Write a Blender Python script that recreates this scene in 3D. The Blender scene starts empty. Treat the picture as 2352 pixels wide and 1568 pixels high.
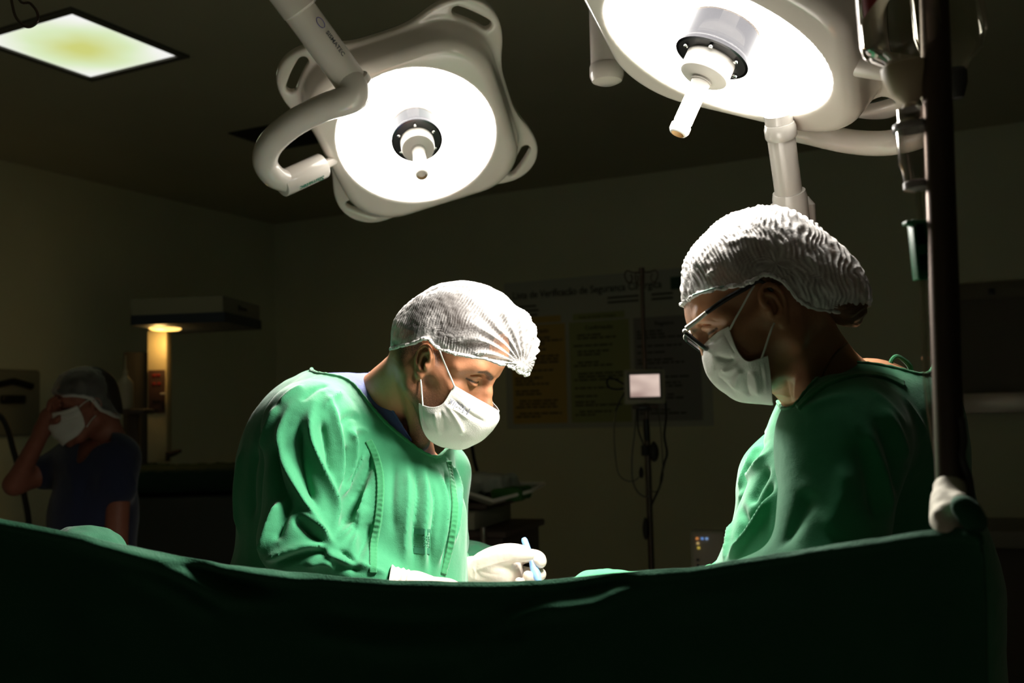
import bpy, bmesh, math, random
import numpy as np
from mathutils import Vector, Matrix, Euler
from mathutils.bvhtree import BVHTree
R = math.radians
random.seed(7)
rng = np.random.default_rng(7)
sc = bpy.context.scene
col = sc.collection

# ---------------------------------------------------------------- camera
W, H = 2352, 1568
FPX = 2287.0
CAM = Vector((0, 0, 1.40))
PITCH, ROLL = 4.0, 1.4
cam_d = bpy.data.cameras.new('camera'); cam = bpy.data.objects.new('camera', cam_d); col.objects.link(cam)
cam_d.sensor_width = 36; cam_d.lens = 36 * FPX / W
cam.matrix_world = Matrix.Translation(CAM) @ Matrix.Rotation(R(90 + PITCH), 4, 'X') @ Matrix.Rotation(-R(ROLL), 4, 'Z')
cam_d.dof.use_dof = True; cam_d.dof.focus_distance = 1.56; cam_d.dof.aperture_fstop = 5.0
cam_d.clip_start = .02
sc.camera = cam
CR = cam.matrix_world.to_3x3()
CRn = np.array(CR)
def ray(px, py):
    return (CR @ Vector(((px - W/2)/FPX, (H/2 - py)/FPX, -1))).normalized()
def P(px, py, Y):                      # point seen at a pixel, at world depth Y
    d = ray(px, py); return CAM + d * (Y / d.y)
def proj(p):
    q = CR.transposed() @ (Vector(p) - CAM)
    return (W/2 + FPX*q.x/-q.z, H/2 - FPX*q.y/-q.z)

# ---------------------------------------------------------------- world, exposure
world = bpy.data.worlds.new('world'); sc.world = world; world.use_nodes = True
world.node_tree.nodes['Background'].inputs[0].default_value = (.55, .62, .5, 1)
world.node_tree.nodes['Background'].inputs[1].default_value = 0.0
sc.view_settings.view_transform = 'Standard'; sc.view_settings.look = 'None'
sc.view_settings.gamma = 1; sc.view_settings.exposure = 0.35
sc.view_settings.use_curve_mapping = False
sc.cycles.use_denoising = True
sc.cycles.max_bounces = 8; sc.cycles.transparent_max_bounces = 12
sc.cycles.sample_clamp_indirect = 4.0
LAMP_POWER = (92.0, 108.0)             # watts of the two surgical lamps

# ---------------------------------------------------------------- naming
def tag(o, label=None, cat=None, group=None, kind=None):
    if label: o['label'] = label
    if cat: o['category'] = cat
    if group: o['group'] = group
    if kind: o['kind'] = kind
    return o
def empty(name, loc=(0, 0, 0), label=None, cat=None, group=None):
    o = bpy.data.objects.new(name, None); col.objects.link(o); o.location = loc
    o.empty_display_size = .05
    o['_w'] = 0; del o['_w']
    return tag(o, label, cat, group)
def link(name, me, mats, parent=None):
    o = bpy.data.objects.new(name, me); col.objects.link(o)
    if not isinstance(mats, (list, tuple)): mats = [mats]
    for m in mats: me.materials.append(m)
    if parent is not None:
        o.parent = parent
        o.matrix_parent_inverse = world_of(parent).inverted()
    return o
def world_of(o):
    m = o.matrix_basis.copy() if hasattr(o, 'matrix_basis') else Matrix()
    if o.parent: m = world_of(o.parent) @ o.matrix_parent_inverse @ m
    return m

# ---------------------------------------------------------------- meshes
def mesh_from(v, f, smooth=True, name='m'):
    me = bpy.data.meshes.new(name)
    v = np.asarray(v, dtype=np.float32)
    if isinstance(f, np.ndarray):
        n, k = f.shape
        me.vertices.add(len(v)); me.vertices.foreach_set('co', v.ravel())
        me.loops.add(n*k); me.loops.foreach_set('vertex_index', f.astype(np.int32).ravel())
        me.polygons.add(n)
        me.polygons.foreach_set('loop_start', np.arange(0, n*k, k, dtype=np.int32))
        me.polygons.foreach_set('loop_total', np.full(n, k, dtype=np.int32))
        me.update(calc_edges=True); me.validate()
    else:
        me.from_pydata([tuple(map(float, p)) for p in v], [], [tuple(map(int, q)) for q in f]); me.update()
    if smooth: me.polygons.foreach_set('use_smooth', [True]*len(me.polygons))
    return me
def obj(name, v, f, mat, parent=None, smooth=True):
    return link(name, mesh_from(v, f, smooth, name), mat, parent)
def vnormals(v, f):
    v = np.asarray(v, float)
    a, b = v[f[:, 1]] - v[f[:, 0]], v[f[:, 2]] - v[f[:, 0]]
    if f.shape[1] == 4: a, b = v[f[:, 2]] - v[f[:, 0]], v[f[:, 3]] - v[f[:, 1]]
    n = np.cross(a, b); out = np.zeros_like(v)
    for k in range(f.shape[1]): np.add.at(out, f[:, k], n)
    return out / np.maximum(np.linalg.norm(out, axis=1, keepdims=True), 1e-12)
class MB:                              # collects several shapes into one mesh
    def __init__(s): s.v = []; s.f = []; s.m = []; s.n = 0
    def add(s, v, f, mi=0):
        v = [Vector(p) for p in v]
        s.v += v; s.f += [tuple(int(i) + s.n for i in q) for q in f]; s.m += [mi]*len(f); s.n += len(v); return s
    def bm(s, b, M=None, mi=0):
        b.verts.index_update()
        v = [(M @ x.co if M else x.co.copy()) for x in b.verts]
        s.add(v, [[x.index for x in q.verts] for q in b.faces], mi); b.free(); return s
    def box(s, c, size, rot=None, bevel=0.0, mi=0, seg=2):
        b = bmesh.new(); bmesh.ops.create_cube(b, size=1)
        for x in b.verts: x.co = Vector((x.co.x*size[0], x.co.y*size[1], x.co.z*size[2]))
        if bevel: bmesh.ops.bevel(b, geom=b.edges[:], offset=bevel, segments=seg, affect='EDGES', profile=.5)
        M = Matrix.Translation(c) @ (rot.to_4x4() if rot is not None else Matrix())
        return s.bm(b, M, mi)
    def tube(s, pts, r, n=16, caps=True, mi=0, smooth=0, closed=False):
        pts = [Vector(p) for p in pts]
        rr = [r]*len(pts) if isinstance(r, (int, float)) else list(r)
        if smooth:
            pr = cr([(*p, q) for p, q in zip(pts, rr)], smooth, closed)
            pts = [Vector(p[:3]) for p in pr]; rr = [max(p[3], 1e-5) for p in pr]
        m = len(pts); V = []; F = []
        up = None
        for i, p in enumerate(pts):
            if closed: t = (pts[(i+1) % m] - pts[i-1]).normalized()
            else: t = (pts[min(i+1, m-1)] - pts[max(i-1, 0)]).normalized()
            if up is None:
                up = Vector((0, 0, 1)) if abs(t.z) < .9 else Vector((1, 0, 0))
            up = (up - t*up.dot(t)); up = up.normalized() if up.length > 1e-6 else t.orthogonal().normalized()
            w = t.cross(up)
            for k in range(n):
                a = 2*math.pi*k/n; V.append(p + (up*math.cos(a) + w*math.sin(a))*rr[i])
        for i in range(m if closed else m-1):
            j = (i+1) % m
            for k in range(n):
                l = (k+1) % n; F.append((i*n+k, i*n+l, j*n+l, j*n+k))
        if caps and not closed:
            F.append(tuple(range(n))[::-1]); F.append(tuple((m-1)*n+k for k in range(n)))
        return s.add(V, F, mi)
    def cyl(s, a, b, r, r2=None, n=24, mi=0, bevel=0):
        a, b = Vector(a), Vector(b); r2 = r if r2 is None else r2
        if bevel:
            t = (b-a).normalized()
            return s.tube([a, a+t*bevel*.3, a+t*bevel, b-t*bevel, b-t*bevel*.3, b], [r-bevel, r-bevel*.3, r, r2, r2-bevel*.3, r2-bevel], n, True, mi)
        return s.tube([a, b], [r, r2], n, True, mi)
    def lathe(s, prof, M=None, n=32, mi=0, cap=True):      # profile (radius, height)
        V = []; F = []; m = len(prof)
        for r, z in prof:
            for k in range(n):
                a = 2*math.pi*k/n; p = Vector((r*math.cos(a), r*math.sin(a), z)); V.append(M @ p if M else p)
        for i in range(m-1):
            for k in range(n):
                l = (k+1) % n; F.append((i*n+k, i*n+l, (i+1)*n+l, (i+1)*n+k))
        if cap: F.append(tuple(range(n))[::-1]); F.append(tuple((m-1)*n+k for k in range(n)))
        return s.add(V, F, mi)
    def build(s, name, mats, parent=None, smooth=True, angle=35):
        me = bpy.data.meshes.new(name); me.from_pydata([tuple(p) for p in s.v], [], s.f); me.update()
        for p, m in zip(me.polygons, s.m): p.material_index = m
        b = bmesh.new(); b.from_mesh(me); bmesh.ops.recalc_face_normals(b, faces=b.faces[:])
        if smooth:
            for q in b.faces: q.smooth = True
            for e in b.edges:
                if len(e.link_faces) == 2 and e.calc_face_angle(0) > R(angle): e.smooth = False
        b.to_mesh(me); b.free()
        return link(name, me, mats, parent)
def cr(pts, k, closed=False):          # Catmull-Rom through points (any dimension)
    p = np.array([list(q) for q in pts], float); n = len(p)
    if closed: q = np.vstack([p[-1:], p, p[:2]])
    else: q = np.vstack([2*p[0]-p[1], p, 2*p[-1]-p[-2]])
    out = []
    for i in range(n if closed else n-1):
        a, b, c, d = q[i:i+4]
        for t in np.arange(k)/k:
            out.append(.5*((2*b) + (c-a)*t + (2*a-5*b+4*c-d)*t*t + (3*b-a-3*c+d)*t**3))
    if not closed: out.append(p[-1])
    return np.array(out)
def dup(o, parent=None):
    c = o.copy(); col.objects.link(c)
    if parent is not None:
        c.parent = parent; c.matrix_parent_inverse = o.matrix_parent_inverse
    for ch in list(o.children): dup(ch, c)
    return c

# ---------------------------------------------------------------- distance fields -> smooth organic meshes
class Field:
    def __init__(s, lo, hi, h):
        s.lo = np.array(lo, float); s.h = h
        s.n = np.ceil((np.array(hi, float) - s.lo)/h).astype(int) + 1
        s.F = np.full(tuple(s.n), .5, np.float32)
    def region(s, lo, hi, m):
        a = np.clip(np.floor((np.array(lo) - m - s.lo)/s.h).astype(int), 0, s.n)
        b = np.clip(np.ceil((np.array(hi) + m - s.lo)/s.h).astype(int) + 1, 0, s.n)
        if (b <= a).any(): return None
        sl = tuple(slice(i, j) for i, j in zip(a, b))
        ax = [(s.lo[k] + s.h*np.arange(a[k], b[k])).astype(np.float32) for k in range(3)]
        return sl, np.meshgrid(*ax, indexing='ij', sparse=True)
    def put(s, d, sl, k, mode):
        F = s.F[sl]
        if mode == 'add':
            if k <= 0: s.F[sl] = np.minimum(F, d)
            else:
                t = np.maximum(k - np.abs(F - d), 0)/k; s.F[sl] = np.minimum(F, d) - t*t*k*.25
        else:
            if k <= 0: s.F[sl] = np.maximum(F, -d)
            else:
                t = np.maximum(k - np.abs(F + d), 0)/k; s.F[sl] = np.maximum(F, -d) + t*t*k*.25
    def cap(s, a, b, ra, rb=None, k=.01, mode='add'):
        rb = ra if rb is None else rb
        a = np.array(a, float); b = np.array(b, float); r = max(ra, rb)
        g = s.region(np.minimum(a, b) - r, np.maximum(a, b) + r, k + 3*s.h)
        if g is None: return s
        sl, (X, Y, Z) = g; d = b - a; L = max(float(d @ d), 1e-12)
        t = np.clip(((X-a[0])*d[0] + (Y-a[1])*d[1] + (Z-a[2])*d[2])/L, 0, 1)
        D = np.sqrt((X-a[0]-t*d[0])**2 + (Y-a[1]-t*d[1])**2 + (Z-a[2]-t*d[2])**2) - (ra + (rb-ra)*t)
        s.put(D, sl, k, mode); return s
    def tube(s, pts, r, k=.01, sub=0, mode='add', kin=None):
        rr = [r]*len(pts) if isinstance(r, (int, float)) else list(r)
        if sub:
            q = cr([(*p, x) for p, x in zip(pts, rr)], sub); pts = q[:, :3]; rr = q[:, 3]
        for i in range(len(pts)-1): s.cap(pts[i], pts[i+1], float(rr[i]), float(rr[i+1]), k, mode)
        return s
    def ell(s, c, r, rot=None, k=.01, mode='add'):
        c = np.array(c, float); r = np.array(r, float)
        Rm = np.array(rot) if rot is not None else np.eye(3)
        ext = np.sqrt(((Rm*r)**2).sum(1))
        g = s.region(c - ext, c + ext, k + 3*s.h)
        if g is None: return s
        sl, (X, Y, Z) = g
        q = [(X-c[0])*Rm[0, i] + (Y-c[1])*Rm[1, i] + (Z-c[2])*Rm[2, i] for i in range(3)]
        k0 = np.sqrt(sum((q[i]/r[i])**2 for i in range(3)))
        k1 = np.sqrt(sum((q[i]/r[i]**2)**2 for i in range(3))) + 1e-9
        s.put(k0*(k0-1)/k1, sl, k, mode); return s
    def box(s, c, half, rot=None, rad=.01, k=.01, mode='add'):
        c = np.array(c, float); hf = np.array(half, float)
        Rm = np.array(rot) if rot is not None else np.eye(3)
        ext = (np.abs(Rm)*hf).sum(1)
        g = s.region(c - ext, c + ext, k + 3*s.h)
        if g is None: return s
        sl, (X, Y, Z) = g
        q = [np.abs((X-c[0])*Rm[0, i] + (Y-c[1])*Rm[1, i] + (Z-c[2])*Rm[2, i]) - hf[i] + rad for i in range(3)]
        D = np.sqrt(sum(np.maximum(x, 0)**2 for x in q)) + np.minimum(np.maximum(np.maximum(q[0], q[1]), q[2]), 0) - rad
        s.put(D, sl, k, mode); return s
    def func(s, lo, hi, fn, k=.01, mode='add'):
        g = s.region(lo, hi, 0)
        sl, (X, Y, Z) = g
        s.put(np.broadcast_to(fn(X, Y, Z), s.F[sl].shape).astype(np.float32), sl, k, mode); return s
    def mesh(s):
        F = s.F; ins = F < 0; n = s.n
        c = np.zeros(tuple(n-1), np.uint8)
        for i in (0, 1):
            for j in (0, 1):
                for k in (0, 1): c += ins[i:n[0]-1+i, j:n[1]-1+j, k:n[2]-1+k]
        act = (c > 0) & (c < 8); idx = np.argwhere(act)
        vid = np.full(act.shape, -1, np.int32); vid[act] = np.arange(len(idx))
        acc = np.zeros((len(idx), 3)); cnt = np.zeros(len(idx))
        I, J, K = idx.T
        for ax in range(3):
            o1, o2 = [a for a in range(3) if a != ax]
            for u in (0, 1):
                for w in (0, 1):
                    p = [I.copy(), J.copy(), K.copy()]; p[o1] += u; p[o2] += w
                    q = [x.copy() for x in p]; q[ax] += 1
                    A = F[tuple(p)]; B = F[tuple(q)]; m = (A < 0) != (B < 0)
                    t = np.where(m, A/np.where(m, A-B, 1), 0)
                    pos = np.stack(p, 1).astype(float); pos[:, ax] += t
                    acc[m] += pos[m]; cnt[m] += 1
        v = s.lo + s.h*acc/cnt[:, None]
        quads = []
        for ax in range(3):
            o1, o2 = [(1, 2), (2, 0), (0, 1)][ax]
            sh = [slice(0, n[a]) for a in range(3)]
            a_ = [slice(None)]*3; b_ = [slice(None)]*3; a_[ax] = slice(0, n[ax]-1); b_[ax] = slice(1, n[ax])
            A = ins[tuple(a_)]; B = ins[tuple(b_)]
            e = np.argwhere(A != B); ok = (e[:, o1] > 0) & (e[:, o2] > 0) & (e[:, o1] < n[o1]-1) & (e[:, o2] < n[o2]-1)
            e = e[ok]; flip = A[tuple(e.T)]
            def at(d1, d2):
                q = e.copy(); q[:, o1] -= d1; q[:, o2] -= d2; return vid[tuple(q.T)]
            q = np.stack([at(1, 1), at(0, 1), at(0, 0), at(1, 0)], 1)
            q[~flip] = q[~flip][:, ::-1]; quads.append(q)
        return v, np.vstack(quads)
def relax(v, f, it=2, lam=.5):
    e = np.vstack([f[:, [i, (i+1) % f.shape[1]]] for i in range(f.shape[1])])
    for _ in range(it):
        acc = np.zeros_like(v); cnt = np.zeros(len(v))
        np.add.at(acc, e[:, 0], v[e[:, 1]]); np.add.at(cnt, e[:, 0], 1)
        np.add.at(acc, e[:, 1], v[e[:, 0]]); np.add.at(cnt, e[:, 1], 1)
        v = v + lam*(acc/np.maximum(cnt, 1)[:, None] - v)
    return v
def tris(f): return f if f.shape[1] == 3 else np.vstack([f[:, [0, 1, 2]], f[:, [0, 2, 3]]])
def clip(v, f, s):                     # keep the part of the mesh where s > 0, cut exactly along s = 0
    f = tris(f); v = np.asarray(v, float); pos = s > 0; c = pos[f].sum(1)
    keep = [f[c == 3]]; nv = []; cache = {}
    def cut(a, b):
        k = (a, b) if a < b else (b, a)
        if k not in cache:
            t = s[a]/(s[a]-s[b]); cache[k] = len(v) + len(nv); nv.append(v[a] + t*(v[b]-v[a]))
        return cache[k]
    out = []
    for q in f[(c > 0) & (c < 3)]:
        q = [int(x) for x in q]; p = [pos[x] for x in q]
        poly = []
        for i in range(3):
            a, b = q[i], q[(i+1) % 3]
            if p[i]: poly.append(a)
            if p[i] != p[(i+1) % 3]: poly.append(cut(a, b))
        for i in range(1, len(poly)-1): out.append((poly[0], poly[i], poly[i+1]))
    f2 = np.vstack(keep + ([np.array(out)] if out else [])); v2 = np.vstack([v] + ([np.array(nv)] if nv else []))
    used = np.zeros(len(v2), bool); used[f2.ravel()] = True; mp = np.cumsum(used) - 1
    return v2[used], mp[f2]
def boundary(f):                       # ordered boundary loops
    f = tris(f); e = np.vstack([f[:, [0, 1]], f[:, [1, 2]], f[:, [2, 0]]])
    st = set(map(tuple, e.tolist())); nx = {a: b for a, b in st if (b, a) not in st}; loops = []
    while nx:
        a, b = nx.popitem(); L = [a]
        while b in nx: L.append(b); b = nx.pop(b)
        loops.append(L)
    return sorted(loops, key=len, reverse=True)
def noise3(p, sc_=1.0, seed=0):        # smooth value noise, -1..1
    p = np.asarray(p, float)*sc_ + seed*17.31; i = np.floor(p).astype(np.int64); t = p - i; t = t*t*(3-2*t)
    def hsh(x, y, z):
        h = (x*374761393 + y*668265263 + z*2147483647 + seed*1274126177) & 0xffffffff
        h = ((h ^ (h >> 13))*1274126177) & 0xffffffff
        return ((h ^ (h >> 16)) & 0xffff)/32767.5 - 1
    out = 0
    for a in (0, 1):
        for b in (0, 1):
            for c in (0, 1):
                w = (t[:, 0] if a else 1-t[:, 0])*(t[:, 1] if b else 1-t[:, 1])*(t[:, 2] if c else 1-t[:, 2])
                out = out + w*hsh(i[:, 0]+a, i[:, 1]+b, i[:, 2]+c)
    return out
def dist_poly(v, pts):                 # distance to a polyline and position along it
    best = np.full(len(v), 1e9); pos = np.zeros(len(v)); n = len(pts)-1
    for i in range(n):
        a = np.array(pts[i], float); d = np.array(pts[i+1], float) - a
        t = np.clip(((v-a) @ d)/max(d @ d, 1e-12), 0, 1)
        D = np.linalg.norm(v - a - t[:, None]*d, axis=1); m = D < best
        best[m] = D[m]; pos[m] = ((i + t)/n)[m]
    return best, pos
def sculpt(v, f, strokes, scale=1.0):
    """strokes: (pixel polyline, height mm, width mm) drawn on the surface the camera sees; ridges > 0, grooves < 0"""
    bv = BVHTree.FromPolygons([Vector(p) for p in v], [tuple(map(int, q)) for q in f])
    N = vnormals(v, f); disp = np.zeros(len(v))
    for pl, hgt, wid in strokes:
        q = cr(pl, 4); pts = []
        for x, y in q:
            hit = bv.ray_cast(CAM, ray(x, y))[0]
            if hit is not None: pts.append(hit)
        if len(pts) < 2: continue
        pts = np.array([list(p) for p in pts]); ok = np.r_[True, np.linalg.norm(np.diff(pts, axis=0), axis=1) < .06]
        if not ok.all(): pts = pts[:int(np.argmin(ok))] if np.argmin(ok) > len(pts)/2 else pts[int(np.argmin(ok)):]
        for _ in range(3):
            if len(pts) > 3: pts[1:-1] = .5*pts[1:-1] + .25*(pts[:-2]+pts[2:])
        if len(pts) < 2: continue
        w = wid*.001; lo = np.min([list(p) for p in pts], 0) - 3*w; hi = np.max([list(p) for p in pts], 0) + 3*w
        m = np.where(((v > lo) & (v < hi)).all(1))[0]
        if not len(m): continue
        d, t = dist_poly(v[m], pts)
        taper = np.clip(np.minimum(t, 1-t)/.22, 0, 1); taper = taper*taper*(3-2*taper)
        disp[m] += scale*hgt*.001*np.exp(-np.abs(d/w)**1.35)*(.12 + .88*taper)
    return v + N*disp[:, None]
# ---------------------------------------------------------------- materials
def lin(c):
    return tuple(((x/255)/12.92 if x/255 <= .04045 else ((x/255+.055)/1.055)**2.4) for x in c)
def newmat(name):
    m = bpy.data.materials.new(name); m.use_nodes = True; nt = m.node_tree
    return m, nt, nt.nodes['Principled BSDF'], nt.links
def mat(name, c, rough=.5, metal=0, bump=0, bscale=80, var=0, vscale=6, sheen=0, coat=0, sss=0, sssr=(.012, .004, .002), spec=.5, alpha=1, detail=3, stretch=None, c2=None):
    m, nt, b, L = newmat(name)
    c = (*c, 1) if len(c) == 3 else c
    b.inputs['Base Color'].default_value = c; b.inputs['Roughness'].default_value = rough; b.inputs['Metallic'].default_value = metal
    b.inputs['Sheen Weight'].default_value = sheen; b.inputs['Sheen Roughness'].default_value = .4; b.inputs['Coat Weight'].default_value = coat
    b.inputs['Specular IOR Level'].default_value = spec; b.inputs['Alpha'].default_value = alpha
    if sss:
        b.inputs['Subsurface Weight'].default_value = sss; b.inputs['Subsurface Radius'].default_value = sssr; b.inputs['Subsurface Scale'].default_value = 1
    tc = nt.nodes.new('ShaderNodeTexCoord'); src = tc.outputs['Object']
    if stretch:
        mp = nt.nodes.new('ShaderNodeMapping'); mp.inputs['Scale'].default_value = stretch; L.new(src, mp.inputs[0]); src = mp.outputs[0]
    if var or c2:
        n = nt.nodes.new('ShaderNodeTexNoise'); n.inputs['Scale'].default_value = vscale; n.inputs['Detail'].default_value = 5; L.new(src, n.inputs['Vector'])
        r = nt.nodes.new('ShaderNodeMix'); r.data_type = 'RGBA'
        r.inputs['A'].default_value = c; r.inputs['B'].default_value = (*c2, 1) if c2 else tuple(x*(1-var) for x in c[:3]) + (1,)
        rp = nt.nodes.new('ShaderNodeMapRange'); rp.inputs[1].default_value = .35; rp.inputs[2].default_value = .65
        L.new(n.outputs['Fac'], rp.inputs[0]); L.new(rp.outputs[0], r.inputs['Factor']); L.new(r.outputs['Result'], b.inputs['Base Color'])
    if bump:
        n = nt.nodes.new('ShaderNodeTexNoise'); n.inputs['Scale'].default_value = bscale; n.inputs['Detail'].default_value = detail; L.new(src, n.inputs['Vector'])
        u = nt.nodes.new('ShaderNodeBump'); u.inputs['Strength'].default_value = 1; u.inputs['Distance'].default_value = bump
        L.new(n.outputs['Fac'], u.inputs['Height']); L.new(u.outputs[0], b.inputs['Normal'])
    return m
def glow(name, c, s):
    m, nt, b, L = newmat(name); b.inputs['Base Color'].default_value = (*c, 1)
    b.inputs['Emission Color'].default_value = (*c, 1); b.inputs['Emission Strength'].default_value = s; return m
def cloth(name, c, scale=900, wr=.0004, sheen=.25):      # woven cotton: base colour, thread weave, soft creasing
    m, nt, b, L = newmat(name)
    b.inputs['Base Color'].default_value = (*c, 1); b.inputs['Roughness'].default_value = .85; b.inputs['Specular IOR Level'].default_value = .25
    b.inputs['Sheen Weight'].default_value = sheen; b.inputs['Sheen Roughness'].default_value = .5
    tc = nt.nodes.new('ShaderNodeTexCoord')
    n = nt.nodes.new('ShaderNodeTexNoise'); n.inputs['Scale'].default_value = 22; n.inputs['Detail'].default_value = 5; n.inputs['Roughness'].default_value = .55
    w = nt.nodes.new('ShaderNodeTexNoise'); w.inputs['Scale'].default_value = scale; w.inputs['Detail'].default_value = 1
    L.new(tc.outputs['Object'], n.inputs['Vector']); L.new(tc.outputs['Object'], w.inputs['Vector'])
    u = nt.nodes.new('ShaderNodeBump'); u.inputs['Distance'].default_value = .0040; u.inputs['Strength'].default_value = .5
    v = nt.nodes.new('ShaderNodeBump'); v.inputs['Distance'].default_value = wr; v.inputs['Strength'].default_value = .8
    rg = nt.nodes.new('ShaderNodeTexNoise'); rg.noise_type = 'RIDGED_MULTIFRACTAL'; rg.inputs['Scale'].default_value = 7; rg.inputs['Detail'].default_value = 2; rg.inputs['Distortion'].default_value = .6
    L.new(tc.outputs['Object'], rg.inputs['Vector']); ru = nt.nodes.new('ShaderNodeBump'); ru.inputs['Distance'].default_value = .0030; ru.inputs['Strength'].default_value = .6
    L.new(rg.outputs['Fac'], ru.inputs['Height']); L.new(ru.outputs[0], u.inputs['Normal'])
    L.new(n.outputs['Fac'], u.inputs['Height']); L.new(w.outputs['Fac'], v.inputs['Height']); L.new(u.outputs[0], v.inputs['Normal']); L.new(v.outputs[0], b.inputs['Normal'])
    return m
M = {}
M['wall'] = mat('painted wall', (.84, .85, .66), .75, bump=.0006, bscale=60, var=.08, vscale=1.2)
M['wall_dim'] = mat('shaded wall paint', (.16, .17, .13), .8)  # wall paint darkened on unseen walls to hold back their bounce light
M['bounce_cloth'] = mat('white gauze', (.92, .90, .86), .9)  # white of the bounce pad added on the table
M['ceiling'] = mat('painted ceiling', (.55, .53, .39), .9, bump=.0005, bscale=50, var=.08, vscale=1)
M['floor'] = mat('vinyl floor', (.46, .42, .35), .45, var=.2, vscale=3)
M['skirt'] = mat('skirting', (.16, .15, .12), .5)
M['enamel'] = mat('cream enamel', (.84, .78, .70), .17, coat=.4, bump=.00008, bscale=30)
M['enamel_shaded'] = mat('shaded enamel', (.40, .38, .34), .25, coat=.3)  # lamp enamel darkened so the right lamp's arm looks dimly lit
M['enamel_dark'] = mat('grey green enamel', (.10, .14, .12), .2, coat=.5)
M['plastic_w'] = mat('white plastic', (.80, .77, .70), .35)
M['plastic_y'] = mat('yellowed plastic', (.62, .42, .20), .5)
M['black'] = mat('black plastic', (.012, .012, .012), .35)
M['rubber'] = mat('dark rubber', (.02, .018, .016), .6)
M['chrome'] = mat('chrome', (.8, .8, .8), .12, metal=1)
M['steel'] = mat('brushed steel', (.46, .40, .36), .35, metal=1, bump=.0001, bscale=200)
M['dark_steel'] = mat('stained steel', (.16, .12, .10), .38, metal=1)
M['green_plastic'] = mat('green plastic', (.01, .16, .06), .4)
M['beige_box'] = mat('beige machine housing', (.36, .34, .25), .45)
M['brown_box'] = mat('brown cabinet', (.085, .055, .045), .5)
M['grey_box'] = mat('grey housing', (.18, .18, .16), .5)
M['blue_box'] = mat('dark blue band', (.03, .04, .06), .5)
M['gown'] = cloth('green surgical cotton', (.034, .215, .098))
M['gown_hem'] = cloth('green bias tape', (.027, .195, .075))
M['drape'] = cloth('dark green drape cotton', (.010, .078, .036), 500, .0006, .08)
M['bedding'] = cloth('dark bedding', (.008, .03, .016), 500, .0006, 0)
M['scrub'] = cloth('blue scrub cotton', (.075, .10, .30))
M['scrub_dark'] = cloth('navy scrub cotton', (.018, .022, .055))
M['lamp_light'] = glow('lamp light', (1.0, .965, .92), 6.0)
M['red_print'] = mat('red print', (.30, .02, .02), .5)
M['green_ink'] = mat('green ink', (.02, .20, .12), .5)
M['blue_ink'] = mat('violet ink', (.16, .13, .36), .5)
M['grey_ink'] = mat('grey ink', (.10, .10, .11), .5)
# ---------------------------------------------------------------- room shell (turned 27 degrees to the camera)
TH = R(27.0)
U = Vector((math.cos(TH), -math.sin(TH), 0)); V = Vector((math.sin(TH), math.cos(TH), 0)); Z = Vector((0, 0, 1))
ROT = Matrix((U, V, Z)).transposed()
HC = 3.0
def on_plane(px, py, n, d):
    r = ray(px, py); return CAM + r*((d - n.dot(CAM))/n.dot(r))
B_D = 6.42                                        # distance of the back wall along V
corner = on_plane(633, 700, V, B_D); A_L = U.dot(corner)
def onback(px, py, off=0.0): return on_plane(px, py, V, B_D - off)
def onleft(px, py, off=0.0): return on_plane(px, py, U, A_L + off)
def room_pt(a, b, z): return U*a + V*b + Z*z
A_R, B_F, T = 4.3, -2.6, .12
def slab(name, a0, a1, b0, b1, z0, z1, m):
    s = MB().box(room_pt((a0+a1)/2, (b0+b1)/2, (z0+z1)/2), (a1-a0, b1-b0, z1-z0), ROT)
    return tag(s.build(name, m, smooth=False), kind='structure')
slab('wall_back', A_L-T, A_R+T, B_D, B_D+T, 0, HC, M['wall'])
slab('wall_left', A_L-T, A_L, B_F, B_D, 0, HC, M['wall'])
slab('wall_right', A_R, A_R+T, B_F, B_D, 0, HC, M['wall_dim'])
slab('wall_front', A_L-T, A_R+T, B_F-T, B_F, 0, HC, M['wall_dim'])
slab('floor', A_L-T, A_R+T, B_F-T, B_D+T, -T, 0, M['floor'])
slab('ceiling', A_L-T, A_R+T, B_F-T, B_D+T, HC, HC+T, M['ceiling'])
slab('baseboard_back', A_L, A_R, B_D-.015, B_D, 0, .1, M['skirt'])
slab('baseboard_left', A_L, A_L+.015, B_F, B_D-.015, 0, .1, M['skirt'])

# lit ceiling panel with a greenish yellow cast in the middle of its diffuser
def onz(px, py, z): r = ray(px, py); return CAM + r*((z - CAM.z)/r.z)
pc = (onz(155, 32, HC) + onz(218, 171, HC))/2
m, nt, b, L = newmat('panel diffuser')
tc = nt.nodes.new('ShaderNodeTexCoord'); mp = nt.nodes.new('ShaderNodeMapping')
L.new(tc.outputs['Generated'], mp.inputs[0]); mp.inputs['Location'].default_value = (-.5, -.5, 0)
ln = nt.nodes.new('ShaderNodeVectorMath'); ln.operation = 'LENGTH'
nz = nt.nodes.new('ShaderNodeTexNoise'); nz.inputs['Scale'].default_value = 2.5
ad = nt.nodes.new('ShaderNodeMath'); ad.operation = 'MULTIPLY_ADD'; ad.inputs[1].default_value = .25
L.new(mp.outputs[0], ln.inputs[0]); L.new(tc.outputs['Generated'], nz.inputs['Vector']); L.new(nz.outputs['Fac'], ad.inputs[0]); L.new(ln.outputs['Value'], ad.inputs[2])
ra = nt.nodes.new('ShaderNodeValToRGB'); e = ra.color_ramp.elements
e[0].position = .16; e[0].color = (.62, .65, .20, 1); e[1].position = .62; e[1].color = (.93, .93, .90, 1)
x = ra.color_ramp.elements.new(.42); x.color = (.70, .83, .52, 1)
L.new(ad.outputs[0], ra.inputs[0]); L.new(ra.outputs[0], b.inputs['Emission Color']); b.inputs['Emission Strength'].default_value = .78
b.inputs['Base Color'].default_value = (.1, .1, .1, 1)
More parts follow.
